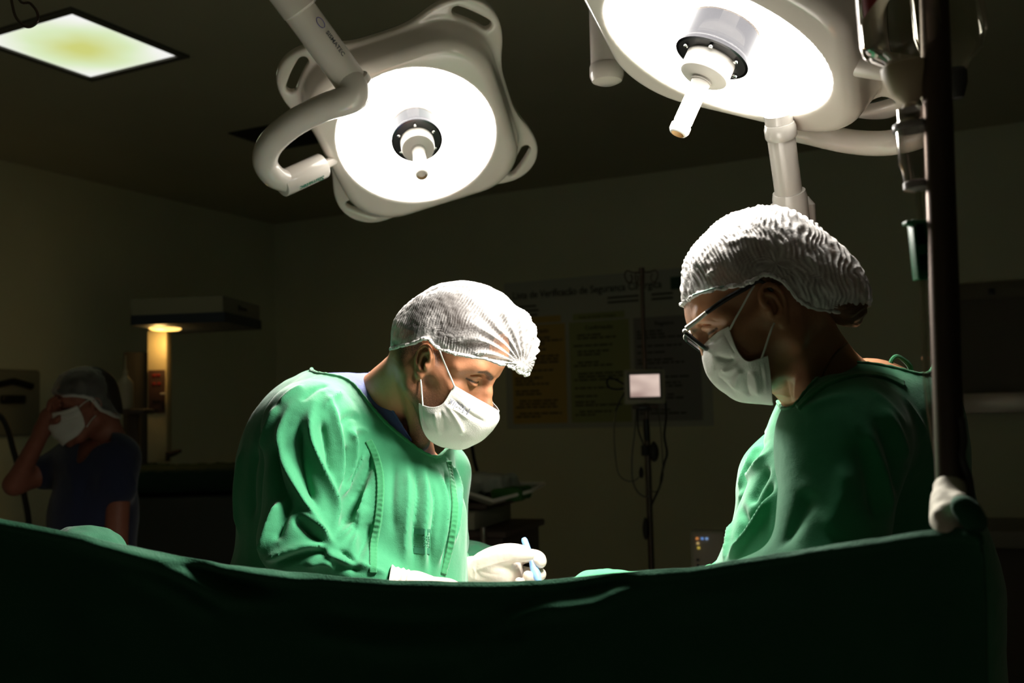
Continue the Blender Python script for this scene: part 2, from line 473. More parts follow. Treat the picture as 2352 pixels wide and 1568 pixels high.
panel = empty('ceiling_light_panel', (pc.x, pc.y, HC), 'square glowing ceiling light panel with a yellow green centre, recessed in the dark ceiling', 'ceiling light')
fr = MB()
for sx, sy, w, h in ((0, 1, .62, .035), (0, -1, .62, .035), (1, 0, .035, .55), (-1, 0, .035, .55)):
    fr.box(pc + U*sx*.2925 + V*sy*.2925 - Z*.006, (w, h, .012), ROT, .002)
fr.build('frame', mat('panel frame', (.12, .115, .09), .6), panel)
MB().box(pc - Z*.004, (.53, .53, .006), ROT).build('diffuser', m, panel)
# ring pull hanging beside it, dark slot vent in the ceiling behind the left lamp
vc = onz(648, 312, HC)
vent = empty('ceiling_vent', (vc.x, vc.y, HC), 'dark slatted vent in the ceiling behind the left surgical lamp', 'vent')
fr = MB().box(vc - Z*.004, (.42, .42, .008), ROT, .001); fr.build('grille_frame', mat('vent dark', (.03, .028, .02), .7), vent)
sl = MB()
for i in range(9): sl.box(vc + V*(i-4)*.042 - Z*.012, (.37, .02, .006), ROT @ Matrix.Rotation(R(30), 3, 'X'))
sl.build('slats', mat('vent slat', (.05, .045, .035), .7), vent)

# ---------------------------------------------------------------- checklist poster on the back wall
def text_mesh(body, size, Mx, m, name, parent, ext=.0004, bold=.0, align='LEFT'):
    c = bpy.data.curves.new(name, 'FONT'); c.body = body; c.size = size; c.extrude = ext; c.offset = bold; c.align_x = align
    o = bpy.data.objects.new(name + '_tmp', c); col.objects.link(o)
    dg = bpy.context.evaluated_depsgraph_get(); me = bpy.data.meshes.new_from_object(o.evaluated_get(dg))
    bpy.data.objects.remove(o); bpy.data.curves.remove(c)
    me.transform(Mx); me.name = name; me.materials.clear()
    return link(name, me, m, parent)
p00 = onback(1158, 660); p01 = onback(1170, 982); p10 = onback(1640, 598); p11 = onback(1640, 981)
aL, aR = U.dot(p00), U.dot(p11); zT, zB = (p00.z + p10.z)/2, (p01.z + p11.z)/2
pw, ph = aR - aL, zT - zB
def pp(u, v, off=.004): return room_pt(aL + u*pw, B_D - off, zT - v*ph)      # poster coordinates, u right, v down
def prect(mb, u0, v0, u1, v1, off, mi=0, th=.001):
    mb.box(pp((u0+u1)/2, (v0+v1)/2, off), ((u1-u0)*pw, th, (v1-v0)*ph), ROT, mi=mi)
poster = empty('safety_checklist_poster', tuple(pp(.5, 1, 0)), 'large printed surgical safety checklist poster with yellow, green and grey panels on the back wall', 'poster')
mb = MB(); prect(mb, 0, 0, 1, 1, .003, th=.004); mb.build('sheet', mat('poster paper', (.55, .58, .54), .45), poster)
for nm, u0, u1, c in (('yellow_panel', .035, .315, (.62, .44, .12)), ('green_panel', .335, .63, (.40, .45, .20)), ('grey_panel', .65, .955, (.30, .30, .32))):
    mb = MB(); prect(mb, u0, .30, u1, .965, .0062)
    if nm != 'grey_panel': prect(mb, u0+.02, .245, u1-.02, .29, .0062)
    mb.build(nm, mat('poster ' + nm, c, .5), poster)
mb = MB(); rr = random.Random(3)
for k in range(3): prect(mb, .05, .165+k*.03, .16+rr.random()*.04, .177+k*.03, .0062)
for k in range(2): prect(mb, .53, .15+k*.03, .68, .163+k*.03, .0062); prect(mb, .74, .15+k*.03, .84, .163+k*.03, .0062)
for u0, u1 in ((.05, .30), (.355, .615), (.665, .94)):
    v = .385
    while v < .94:
        for _ in range(rr.choice((1, 2, 2, 3))):
            if v > .94: break
            x = u0 + rr.choice((0, .0, .02)); e = x + (u1-x)*rr.uniform(.35, 1)
            while x < e-.01:
                w = rr.uniform(.015, .05); prect(mb, x, v, min(x+w, e), v+.011, .0072); x += w + .006
            v += .021
        v += rr.uniform(.016, .034)
mb.build('lettering', mat('poster print', (.045, .045, .04), .6), poster)
mb = MB(); prect(mb, .83, .055, 1-.02, .135, .0065); mb.build('green_badge', mat('badge green', (.02, .10, .06), .5), poster)
def Mwall(p): return Matrix.Translation(p) @ ROT.to_4x4() @ Matrix.Rotation(R(90), 4, 'X')
ink = mat('poster title ink', (.02, .02, .02), .6)
t = text_mesh('Lista de Verificação de Segurança Cirúrgica', .074, Mwall(pp(.045, .115, .0065)), ink, 'title', poster, .0005, .0011)
wx = max((Vector(v.co).dot(U) for v in t.data.vertices)) - U.dot(pp(.045, 0)); k = (.745*pw)/wx
o_ = pp(.045, .115, .0065); t.data.transform(Matrix.Translation(o_) @ Matrix.Scale(k, 4, U) @ Matrix.Translation(-o_))
for s_, u_, sz in (('Identificação', .10, .040), ('Confirmação', .415, .040), ('Registro', .75, .040)):
    text_mesh(s_, sz, Mwall(pp(u_, .355, .0075)), ink, 'heading', poster, .0004, .0006)
text_mesh('Antes da Incisão Cirúrgica', .026, Mwall(pp(.385, .278, .0075)), ink, 'heading', poster, .0004, .0003)
# ---------------------------------------------------------------- surgical lamps
def lamp_meshes():
    h = .0032
    def sq(X, Y, a, r):                                  # rounded square distance
        qx, qy = np.abs(X)-a+r, np.abs(Y)-a+r
        return np.sqrt(np.maximum(qx, 0)**2 + np.maximum(qy, 0)**2) + np.minimum(np.maximum(qx, qy), 0) - r
    def ext(d, z, hz, rad):
        a, b = d+rad, np.abs(z)-hz+rad
        return np.sqrt(np.maximum(a, 0)**2 + np.maximum(b, 0)**2) + np.minimum(np.maximum(a, b), 0) - rad
    lo, hi = (-.35, -.35, -.16), (.35, .35, .03)
    F = Field(lo, hi, h)
    def body(X, Y, Zz):
        t = np.clip((Zz+.10)/.10, 0, 1); a = .222 - .016*t**1.6
        return ext(sq(X, Y, a, .115), Zz+.050, .052, .020)
    F.func(lo, hi, body, 0)
    def dome(X, Y, Zz): return np.sqrt((X/.20)**4 + (Y/.20)**4 + ((Zz+.095)/.05)**2 + 1e-9)*.05 - .05
    F.func(lo, hi, dome, .01)
    r45 = math.sqrt(.5)
    def flange(X, Y, Zz):
        d = sq(X, Y, .226, .12)
        for sx in (1, -1):
            for sy in (1, -1):
                q = np.sqrt((X-sx*.178)**2 + (Y-sy*.178)**2) - .066
                t = np.maximum(.09-np.abs(d-q), 0)/.09; d = np.minimum(d, q) - t*t*.09*.25
        rr_ = np.sqrt(X**2+Y**2)
        for sx in (1, -1):
            for sy in (1, -1):                           # curved grip slot in each corner
                al = np.arctan2(Y*sx - X*sy, X*sx + Y*sy)
                ac = np.clip(al, -.125, .125)
                q = np.sqrt((rr_*np.cos(al-ac)-.283)**2 + (rr_*np.sin(al-ac))**2) - .0115
                d = np.maximum(d, -q)
        return ext(d, Zz+.082, .013, .006)
    F.func(lo, hi, flange, .006)
    # recess for the reflector
    F.func(lo, hi, lambda X, Y, Zz: ext(np.sqrt(X**2+Y**2)-.179, Zz-.0, .045, .004), .003, 'sub')
    return F.mesh()
LV, LF = lamp_meshes(); LV = relax(LV, LF, 2, .5)
def lamp(center, n, e1, name, label, power, size=50, k=1.0):
    n = n.normalized(); e1 = (e1 - n*e1.dot(n)).normalized(); e2 = n.cross(e1)
    Mx = Matrix.Translation(center) @ Matrix((e1, e2, n)).transposed().to_4x4() @ Matrix.Scale(k, 4)
    root = empty(name, center, label, 'surgical lamp')
    # housing: dark outer back shell and cream front are one moulded body
    me = mesh_from(LV, LF); me.transform(Mx)
    h = link('housing', me, [M['enamel'], M['enamel_dark']], root)
    zc = LV[LF].mean(1)[:, 2]; me.polygons.foreach_set('material_index', (zc < -.0875).astype(np.int32))
    b = MB(); b.lathe([(.178, -.003), (.172, -.020), (.150, -.032), (.10, -.040), (.056, -.042)], Mx, 72, cap=False)
    b.build('reflector', M['lamp_light'], root)
    g, nt, bs, L = newmat('lamp cover glass'); 
    tr = nt.nodes.new('ShaderNodeBsdfTransparent'); gl = nt.nodes.new('ShaderNodeBsdfGlossy'); gl.inputs['Roughness'].default_value = .05
    mx = nt.nodes.new('ShaderNodeMixShader')
    mx.inputs[0].default_value = .05; L.new(tr.outputs[0], mx.inputs[1]); L.new(gl.outputs[0], mx.inputs[2]); L.new(mx.outputs[0], nt.nodes['Material Output'].inputs[0])
    MB().lathe([(.177, -.002), (.177, .0005), (.056, .0035), (.056, .0015), (.177, -.002)], Mx, 72, cap=False).build('cover_glass', g, root)
    hub = MB().lathe([(.054, -.042), (.054, .004), (.057, .006), (.057, .009), (.053, .010)], Mx, 48, cap=False).build('hub', mat('smoked hub metal', (.06, .06, .065), .25, metal=1), root)
    MB().lathe([(.053, .006), (.053, .009), (.036, .011), (.036, .006)], Mx, 48, cap=False).build('hub_ring', M['black'], hub)
    for k in range(6):
        a = k*math.pi/3 + .3; p = Mx @ Vector((.0445*math.cos(a), .0445*math.sin(a), .0095)); MB().cyl(p, p + n*.006, .0035, n=12, bevel=.001).build('screw', M['chrome'], hub)
    MB().lathe([(.0375, .006), (.0375, .034), (.0360, .040), (.0320, .043), (.0165, .046), (.0165, .050)], Mx, 40, cap=True).build('handle_collar', M['plastic_w'], root)
    hd = MB().lathe([(.0155, .046), (.0140, .055), (.0140, .118), (.0130, .119), (.0130, .121), (.0152, .123), (.0152, .131), (.0125, .136), (.0100, .137), (.0095, .130), (.0001, .129)], Mx, 32, cap=False).build('handle', M['plastic_w'], root)
    MB().lathe([(.0099, .1372), (.0092, .128), (.0001, .127)], Mx, 24, cap=False).build('handle_socket', M['plastic_y'], hd)
    ld = bpy.data.lights.new('lamp_beam', 'SPOT'); ld.energy = power; ld.shadow_soft_size = .13; ld.spot_size = R(size); ld.spot_blend = 1.0
    ld.color = (1, .95, .88)
    lo = bpy.data.objects.new('lamp_beam', ld); col.objects.link(lo); lo.parent = root; lo.matrix_parent_inverse = world_of(root).inverted()
    lo.matrix_basis = Matrix.Translation(center + n*.06) @ n.to_track_quat('-Z', 'Y').to_matrix().to_4x4()
    return root, Mx
def lamp_axes(px, py, Y, cosv, ix, iy):                 # normal from how far the disc is tilted away from the view ray
    c = P(px, py, Y); vd = (CAM - c).normalized()
    r_ = CR @ Vector((1, 0, 0)); r_ = (r_ - vd*r_.dot(vd)).normalized(); u_ = vd.cross(r_)
    L_ = math.hypot(ix, iy); s = math.sqrt(1-cosv**2)
    return c, vd*cosv + (r_*ix/L_ - u_*iy/L_)*s, r_, u_
c1, n1, r1, u1 = lamp_axes(957, 318, 2.2, .817, .126, .99)
def spin(n, r_, u_, deg): a = R(deg); return r_*math.cos(a) + u_*math.sin(a)
L1, M1 = lamp(c1, n1, spin(n1, r1, u1, 67-45), 'surgical_lamp', 'cream square surgical lamp lit above the bent surgeon, on a thick white arm', LAMP_POWER[0], 100)
c2, n2, r2, u2 = lamp_axes(1640, 122, 1.42, .43, -.375, .927)
L2, M2 = lamp(c2, n2, spin(n2, r2, u2, -22+45), 'surgical_lamp', 'nearer surgical lamp cut off by the top edge, above the woman in glasses', LAMP_POWER[1], 136, .98)
# arms of the left lamp
a1 = MB(); j = P(817, 205, 1.98); t0 = P(648, -30, 1.86); far = P(470, -280, 1.75)
a1.tube([P(808, 191, 1.975), P(790, 165, 1.967), t0, far], .0335, 32); a1.build('spring_arm', M['enamel'], L1)
d_ = (t0-j).normalized(); q0 = P(695, 22, 1.885)
MB().tube([q0 + d_*0, q0 + d_*.004, far + d_*.02], [.0335, .041, .041], 32).build('arm_sleeve', M['enamel'], L1)
jr = P(806, 186, 1.975); MB().tube([jr - d_*.022, jr - d_*.018, jr - d_*.004, jr], [.0345, .038, .038, .0345], 32).build('arm_collar', M['enamel'], L1)
yk = [(799, 178, 1.970), (813, 200, 1.968), (812, 222, 1.964), (786, 234, 1.966), (740, 249, 1.98), (672, 285, 2.01), (622, 330, 2.05), (609, 372, 2.09), (630, 405, 2.12), (665, 418, 2.15)]
MB().tube([P(*q) for q in yk], [.030, .031, .030, .029, .0275, .0275, .0275, .0265, .0255, .024], 28, smooth=6).build('yoke', M['enamel'], L1)
pa, pb = P(645, 424, 2.14), P(741, 380, 2.2)
pv = MB().cyl(pa, pb, .0285, n=36, bevel=.003).build('pivot_barrel', M['enamel'], L1)
MB().cyl(pb, P(790, 357, 2.235), .011, n=20).build('pivot_pin', M['enamel'], L1)
# maker's name along the barrel, reading from its far end
bx = (pa-pb).normalized(); vb = (CAM - (pa+pb)/2); vb = (vb - bx*vb.dot(bx)).normalized(); dn = bx.cross(vb)
if dn.z > 0: dn = -dn
fc = (vb*.55 + dn*.83).normalized(); upv = fc.cross(bx)
Mt = Matrix.Translation(pb + bx*.018 + fc*.0286) @ Matrix((bx, upv, fc)).transposed().to_4x4()
text_mesh('Sismatec', .019, Mt @ Matrix.Translation((0, -.005, 0)), M['green_ink'], 'lettering', pv, .0002, .0004)
ax = -d_; va = (CAM - P(780, 110, 1.93)); va = (va - ax*va.dot(ax)).normalized(); sd = ax.cross(va)
if (CR.transposed() @ sd).x < 0: sd = -sd
fa = (va*.80 + sd*.60).normalized(); ua = fa.cross(ax)
pm = P(752, 95, 1.93); pm = j + d_*((pm-j).dot(d_))
Ma = Matrix.Translation(pm + fa*.0342) @ Matrix((ax, ua, fa)).transposed().to_4x4()
lg = MB().tube([Ma @ Vector((-.040+.011*math.cos(t), .0045*math.sin(t)*1.6, 0)) for t in np.linspace(0, 6.0, 20)], .0009, 6); lg.build('oval_emblem', M['blue_ink'], L1)
text_mesh('SISMATEC', .0125, Ma @ Matrix.Translation((-.020, -.004, 0)), M['grey_ink'], 'lettering', L1, .0002, .0002)
# ceiling suspension shared by both lamps
susp = empty('ceiling_suspension', (.35, 1.95, HC), 'white vertical lamp suspension column ending beside the right lamp', 'suspension column')
e0 = P(1393, 150, 1.9); e1_ = Vector((e0.x, e0.y, HC - .001))
MB().cyl(e0, e1_, .031, n=32).build('column', M['enamel'], susp)
MB().lathe([(.032, 0), (.0335, -.004), (.0335, -.022), (.029, -.032), (.018, -.037)], Matrix.Translation(e0), 32).build('end_cap', M['enamel'], susp)
MB().lathe([(.12, -.001), (.12, -.03), (.05, -.08)], Matrix.Translation(e1_), 40).build('ceiling_rose', M['enamel'], susp)
hi_ = Vector((e0.x, e0.y, 2.55))
MB().tube([far, far + d_*.10, Vector((far.x-.02, far.y, 2.55)), hi_], .036, 24, smooth=5).build('extension_arm', M['enamel'], L1)
# arms of the right lamp
b0, b1 = P(1787, 262, 1.510), P(1815, 470, 1.580)
MB().tube([b0, b1], .0215, 32).build('spring_arm', M['enamel_shaded'], L2)
cl = P(1794, 312, 1.524); dd = (b1-b0).normalized()
MB().tube([cl - dd*.02, cl - dd*.014, cl, cl + dd*.004], [.0225, .0245, .0245, .0225], 32).build('arm_collar', M['enamel_shaded'], L2)
hs = MB(); h0 = P(1812, 440, 1.572); h1 = P(1826, 560, 1.606)
hs.tube([h0, h0 + dd*.01, h1], [.0255, .0275, .0275], 32)
hs.tube([P(1783, 468, 1.580), P(1786, 500, 1.589), P(1795, 560, 1.598)], [.009, .013, .013], 16)
hs.build('knuckle', M['enamel_shaded'], L2)
MB().tube([P(1850, 452, 1.598), P(1853, 470, 1.598), P(1856, 560, 1.615)], [.005, .0135, .015], 20).build('knuckle_cover', M['enamel_shaded'], L2)
yk2 = [(1790, 250, 1.658), (1810, 290, 1.649), (1870, 308, 1.619), (1960, 326, 1.561), (2050, 327, 1.502), (2130, 300, 1.463), (2150, 230, 1.444), (2100, 160, 1.463)]
MB().tube([P(*q) for q in yk2], .0195, 28, smooth=6).build('yoke', M['enamel'], L2)
MB().cyl(P(2110, 165, 1.317), P(1960, 140, 1.334), .020, n=28, bevel=.003).build('pivot_barrel', M['enamel'], L2)
# ---------------------------------------------------------------- heads
def skin(name, c, lip=(.35, .12, .09), hairc=(.02, .012, .008), rough=.5, sss=.12):
    """skin whose own darker zones (stubble, cropped hairline, brows) are stored per vertex"""
    m, nt, b, L = newmat(name)
    at = nt.nodes.new('ShaderNodeAttribute'); at.attribute_name = 'stubble'
    tc = nt.nodes.new('ShaderNodeTexCoord'); n = nt.nodes.new('ShaderNodeTexNoise'); n.inputs['Scale'].default_value = 700; n.inputs['Detail'].default_value = 2
    n2 = nt.nodes.new('ShaderNodeTexNoise'); n2.inputs['Scale'].default_value = 45; n2.inputs['Detail'].default_value = 4
    L.new(tc.outputs['Object'], n.inputs['Vector']); L.new(tc.outputs['Object'], n2.inputs['Vector'])
    th = nt.nodes.new('ShaderNodeMapRange'); th.inputs[1].default_value = .30; th.inputs[2].default_value = .62; th.inputs[3].default_value = .55; th.inputs[4].default_value = 1.0
    L.new(n.outputs['Fac'], th.inputs[0])
    mu = nt.nodes.new('ShaderNodeMath'); mu.operation = 'MULTIPLY'; L.new(at.outputs['Fac'], mu.inputs[0]); L.new(th.outputs[0], mu.inputs[1])
    a = nt.nodes.new('ShaderNodeMix'); a.data_type = 'RGBA'; a.inputs['A'].default_value = (*c, 1); a.inputs['B'].default_value = (c[0]*.80, c[1]*.68, c[2]*.62, 1)
    L.new(n2.outputs['Fac'], a.inputs['Factor'])
    d = nt.nodes.new('ShaderNodeMix'); d.data_type = 'RGBA'; d.inputs['B'].default_value = (*hairc, 1)
    L.new(mu.outputs[0], d.inputs['Factor']); L.new(a.outputs['Result'], d.inputs['A']); L.new(d.outputs['Result'], b.inputs['Base Color'])
    b.inputs['Roughness'].default_value = rough; b.inputs['Subsurface Weight'].default_value = sss
    b.inputs['Subsurface Radius'].default_value = (.012, .004, .002); b.inputs['Subsurface Scale'].default_value = 1; b.inputs['Specular IOR Level'].default_value = .4
    u = nt.nodes.new('ShaderNodeBump'); u.inputs['Distance'].default_value = .0006; u.inputs['Strength'].default_value = .5
    n3 = nt.nodes.new('ShaderNodeTexNoise'); n3.inputs['Scale'].default_value = 260; n3.inputs['Detail'].default_value = 3; L.new(tc.outputs['Object'], n3.inputs['Vector'])
    L.new(n3.outputs['Fac'], u.inputs['Height']); L.new(u.outputs[0], b.inputs['Normal'])
    return m
def rotm(ax, deg): return Matrix.Rotation(R(deg), 3, ax)
def head_field(F, ear_dx=0.0, full=0.0, ear_tilt=10, ear_dz=0.0):
    # head frame: x forward, y left, z up, origin midway between the ear canals, metres
    F.ell((-.012, 0, .052), (.094, .075, .078), k=0)
    F.ell((.033, 0, .056), (.065, .062, .062), k=.02)
    F.ell((-.045, 0, .008), (.052, .056, .058), k=.03)
    F.ell((.038, 0, -.020), (.050, .058, .072), k=.02)
    F.ell((.058, 0, -.058), (.034, .040, .046), k=.02)
    for s in (1, -1):
        F.cap((-.002, s*.050, -.050), (.050, s*.030, -.090), .017+full*.4, .015+full*.3, .022)
        F.cap((.050, s*.030, -.090), (.076, s*.006, -.100), .015, .014, .018)
        F.cap((-.008, s*.052, -.010), (-.004, s*.051, -.050), .020, .017, .02)
        F.cap((.010, s*.060, -.004), (.056, s*.044, -.014), .011, .019, .018)
        F.ell((.045, s*.034, -.045), (.028, .024+full*.5, .036), k=.02)
        F.cap((.084, s*.012, .036), (.070, s*.043, .040), .009, .010, .014)
        F.cap((.070, s*.043, .040), (.048, s*.057, .022), .009, .010, .014)
        F.ell((.092, s*.031, .018), (.018, .021, .0135), k=.012, mode='sub')
    F.ell((.080, 0, -.102), (.014, .020, .014), k=.014)
    F.tube([(.080, 0, .040), (.088, 0, .026), (.098, 0, .006), (.110, 0, -.014), (.113, 0, -.020)], [.009, .0065, .0075, .009, .0095], k=.010)
    F.cap((.075, 0, .0), (.100, 0, -.022), .014, .012, .012)
    for s in (1, -1):
        F.ell((.099, s*.012, -.024), (.011, .0075, .008), k=.006)
        F.ell((.101, s*.006, -.033), (.005, .003, .004), k=.003, mode='sub')
    F.ell((.096, 0, -.052), (.008, .022, .0055), k=.006); F.ell((.094, 0, -.062), (.008, .018, .006), k=.005)
    F.cap((.103, -.020, -.0565), (.103, .020, -.0565), .0016, k=.003, mode='sub')
    for s in (1, -1):                                    # eyeballs under lowered lids
        F.ell((.0690, s*.031, .0185), (.0128, .0135, .0125), k=.005)
        F.tube([(.0760, s*.0175, .0165), (.0822, s*.0260, .0245), (.0800, s*.037, .0255), (.0700, s*.0455, .0190)], .0013, k=.004, sub=3)      # upper lid fold
        F.tube([(.0770, s*.0170, .0125), (.0818, s*.0260, .0100), (.0800, s*.037, .0098), (.0710, s*.0450, .0135)], .0011, k=.004, sub=3)      # lower lid
        F.tube([(.0790, s*.0175, .0155), (.0838, s*.0265, .0155), (.0815, s*.037, .0150), (.0715, s*.0455, .0150)], .0013, k=.0016, sub=3, mode='sub')
        F.tube([(.0760, s*.0180, .0225), (.0822, s*.0260, .0295), (.0790, s*.038, .0300), (.0690, s*.0470, .0235)], .0012, k=.003, sub=3, mode='sub')
    for s in (1, -1): ear(F, s, ear_tilt, 28, ear_dx, ear_dz)
def ear(F, s, tilt=10, flare=24, dx=0, dz=0):
    E0 = Vector((-.006+dx, s*.0715, .002+dz))
    a_ = rotm('Y', -tilt) @ rotm('Z', s*flare) @ Vector((1, 0, 0)); b_ = rotm('Y', -tilt) @ Vector((.0, s*.10, 1)).normalized()
    n_ = a_.cross(b_).normalized()*(-s)
    if n_.y*s < 0: n_ = -n_
    Rm = Matrix((a_, b_, n_)).transposed()
    def q(a, b, c=0): return tuple(E0 + a_*a*.00093 + b_*b*.00093 + n_*c*.001)
    F.ell(q(-7, 2, 3.0), (.0165, .0270, .0038), Rm, k=.004)
    F.ell(q(-3, 0, -2), (.012, .018, .008), Rm, k=.006)
    F.ell(q(-3.5, -1, 9), (.0095, .0120, .0100), Rm, k=.002, mode='sub')            # concha
    F.ell(q(1.5, -2, 3), (.0040, .0050, .0080), Rm, k=.002, mode='sub')
    F.tube([q(2, 1, 5), q(8, 6, 5), q(9.5, 15, 6), q(5, 25, 8), q(-4, 30.5, 9.5), q(-14, 28, 10.5), q(-20.5, 18, 11), q(-21.5, 5, 10.5), q(-17.5, -7, 9), q(-13, -16, 7), q(-8, -24, 6)],
           [.0018, .0024, .0030, .0032, .0033, .0034, .0034, .0032, .0030, .0032, .0045], k=.0022, sub=4)
    F.ell(q(-4, -25, 5.5), (.0078, .0092, .0048), Rm, k=.005)                        # lobe
    F.tube([q(-3, 20, 7.5), q(-10, 14, 8.5), q(-13.2, 3, 8.5), q(-11.5, -8, 8), q(-6, -14.5, 8), q(-1.5, -15.5, 7.5)], [.0022, .0028, .0030, .0028, .0030, .0022], k=.0020, sub=4)
    F.tube([q(4, 21, 6.5), q(-5, 19, 7.5), q(-11, 12, 8.5)], [.0018, .0022, .0022], k=.002, sub=3)
    F.ell(q(5.5, -4, 6), (.0038, .0062, .0042), Rm, k=.004)                          # tragus
    F.tube([q(-16.5, 18, 11.5), q(-17.3, 6, 11), q(-14.8, -6, 10)], .0016, k=.0025, sub=3, mode='sub')
    F.tube([q(3, 26, 9), q(-5, 26, 10), q(-12, 23, 11)], .0013, k=.002, sub=3, mode='sub')
def face_marks(v, lw=.0013, bw=.0032, bd=.95):
    """brows and lash lines, by position on the face"""
    q = v*np.array((0, 1, 1)); out = np.zeros(len(v)); fr = v[:, 0] > .055
    for s in (1, -1):
        d, t = dist_poly(q, [(0, s*.013, .032), (0, s*.024, .037), (0, s*.037, .0405), (0, s*.049, .036)])
        out = np.maximum(out, (1-sstep(d, bw*(1-.55*t), bw*(1-.55*t)+.0028))*bd*fr)
        d, t = dist_poly(q, [(0, s*.0175, .0150), (0, s*.0265, .0150), (0, s*.037, .0146), (0, s*.0470, .0140)])
        out = np.maximum(out, (1-sstep(d, lw, lw+.0012))*fr)
    return out
class Head:
    def __init__(s, px, py, Y, az, pitch, roll=0, scale=1.0):
        """az: direction the face points, degrees anticlockwise from +x seen from above; pitch: nod down"""
        s.o = P(px, py, Y)
        s.Rm = rotm('Z', az) @ rotm('Y', pitch) @ rotm('X', roll)
        s.M = Matrix.Translation(s.o) @ s.Rm.to_4x4() @ Matrix.Scale(scale, 4); s.Mi = s.M.inverted()
    def w(s, v): return np.asarray(v) @ np.array(s.M.to_3x3()).T + np.array(s.M.translation)
    def l(s, v): return np.asarray(v) @ np.array(s.Mi.to_3x3()).T + np.array(s.Mi.translation)
    def px(s, x, y, yl):                                  # point of the sagittal plane y=yl (head frame) under a pixel
        o = s.Mi @ CAM; d = (s.Mi.to_3x3() @ ray(x, y)); t = (yl - o.y)/d.y; return o + d*t
def set_attr(me, name, val):
    a = me.attributes.new(name, 'FLOAT', 'POINT'); a.data.foreach_set('value', np.asarray(val, np.float32))
def sstep(x, a, b): t = np.clip((x-a)/(b-a), 0, 1); return t*t*(3-2*t)
def inflate(outline, c, W, nth=160, nph=64, px_=1.0, yoff=0.0):
    """closed bulging form whose outline in the head's mid plane is exactly `outline` (x, z points around c)"""
    q = cr([tuple(p) for p in outline], 12, closed=True); a = np.arctan2(q[:, 1]-c[1], q[:, 0]-c[0]); r = np.hypot(q[:, 0]-c[0], q[:, 1]-c[1])
    o = np.argsort(a); a, r = a[o], r[o]; a = np.r_[a-2*np.pi, a, a+2*np.pi]; r = np.r_[r, r, r]
    th = np.linspace(-np.pi, np.pi, nth, endpoint=False); rr_ = np.interp(th, a, r)
    ph = np.linspace(-np.pi/2, np.pi/2, nph)
    V_ = []
    for p in ph[1:-1]:
        cc = abs(math.cos(p))**px_
        V_.append(np.stack([c[0] + rr_*cc*np.cos(th), np.full(nth, yoff + W*math.sin(p)), c[1] + rr_*cc*np.sin(th)], 1))
    n = len(V_); V_ = np.vstack(V_ + [[[c[0], yoff - W, c[1]]], [[c[0], yoff + W, c[1]]]])
    i, j = np.meshgrid(np.arange(n-1), np.arange(nth), indexing='ij'); jn = (j+1) % nth
    f = np.stack([i*nth+j, (i+1)*nth+j, (i+1)*nth+jn, i*nth+jn], -1).reshape(-1, 4); f = tris(f)
    k = np.arange(nth); kn = (k+1) % nth
    f = np.vstack([f, np.stack([np.full(nth, n*nth), k, kn], 1), np.stack([np.full(nth, n*nth+1), (n-1)*nth+kn, (n-1)*nth+k], 1)])
    if ((vnormals(V_, f)*(V_ - V_.mean(0))).sum(1)).mean() < 0: f = f[:, ::-1]
    return V_, f
def subdivide(v, f, n=1):
    me = mesh_from(v, f); b = bmesh.new(); b.from_mesh(me)
    for _ in range(n): bmesh.ops.subdivide_edges(b, edges=b.edges[:], cuts=1, use_grid_fill=True)
    bmesh.ops.triangulate(b, faces=b.faces[:]); b.verts.index_update()
    v2 = np.array([list(x.co) for x in b.verts]); f2 = np.array([[x.index for x in q.verts] for q in b.faces]); b.free(); bpy.data.meshes.remove(me)
    return v2, f2
def capmat(name, lo, hi, scale=1.0):
    """thin crinkled non-woven: denser in its pleats (attribute), see-through between them"""
    m, nt, b, L = newmat(name); b.inputs['Base Color'].default_value = (.57, .55, .53, 1); b.inputs['Roughness'].default_value = .8
    b.inputs['Specular IOR Level'].default_value = .2
    b.inputs['Transmission Weight'].default_value = 0
    at = nt.nodes.new('ShaderNodeAttribute'); at.attribute_name = 'dense'
    tc = nt.nodes.new('ShaderNodeTexCoord'); n = nt.nodes.new('ShaderNodeTexNoise'); n.inputs['Scale'].default_value = 320*scale; n.inputs['Detail'].default_value = 4
    L.new(tc.outputs['Object'], n.inputs['Vector'])
    ma = nt.nodes.new('ShaderNodeMath'); ma.operation = 'MULTIPLY_ADD'; ma.inputs[1].default_value = .35; L.new(n.outputs['Fac'], ma.inputs[0]); L.new(at.outputs['Fac'], ma.inputs[2])
    mr = nt.nodes.new('ShaderNodeMapRange'); mr.inputs[1].default_value = .1; mr.inputs[2].default_value = 1.0; mr.inputs[3].default_value = lo; mr.inputs[4].default_value = hi
    L.new(ma.outputs[0], mr.inputs[0]); 
    lw = nt.nodes.new('ShaderNodeLayerWeight'); lw.inputs[0].default_value = .35
    mx = nt.nodes.new('ShaderNodeMath'); mx.operation = 'MAXIMUM'; L.new(mr.outputs[0], mx.inputs[0]); L.new(lw.outputs['Facing'], mx.inputs[1])
    L.new(mx.outputs[0], b.inputs['Alpha'])
    u = nt.nodes.new('ShaderNodeBump'); u.inputs['Distance'].default_value = .0012; u.inputs['Strength'].default_value = .7; L.new(n.outputs['Fac'], u.inputs['Height']); L.new(u.outputs[0], b.inputs['Normal'])
    return m
M['mask'] = mat('mask non-woven', (.63, .61, .565), .7, bump=.0004, bscale=500, sss=.0, spec=.3)
M['mask_blue'] = mat('mask print', (.20, .21, .26), .7)
M['elastic'] = mat('white elastic', (.72, .72, .66), .7)
M['glove'] = mat('latex glove', (.56, .49, .42), .38, bump=.0006, bscale=110, sss=.15, coat=.15)
M['hair_dark'] = mat('dark brown hair', (.022, .014, .010), .55, bump=.0012, bscale=260, stretch=(1, .25, 1))
M['hair_brown'] = mat('brown hair', (.13, .065, .03), .5, bump=.0012, bscale=260, stretch=(.4, 1, 1))
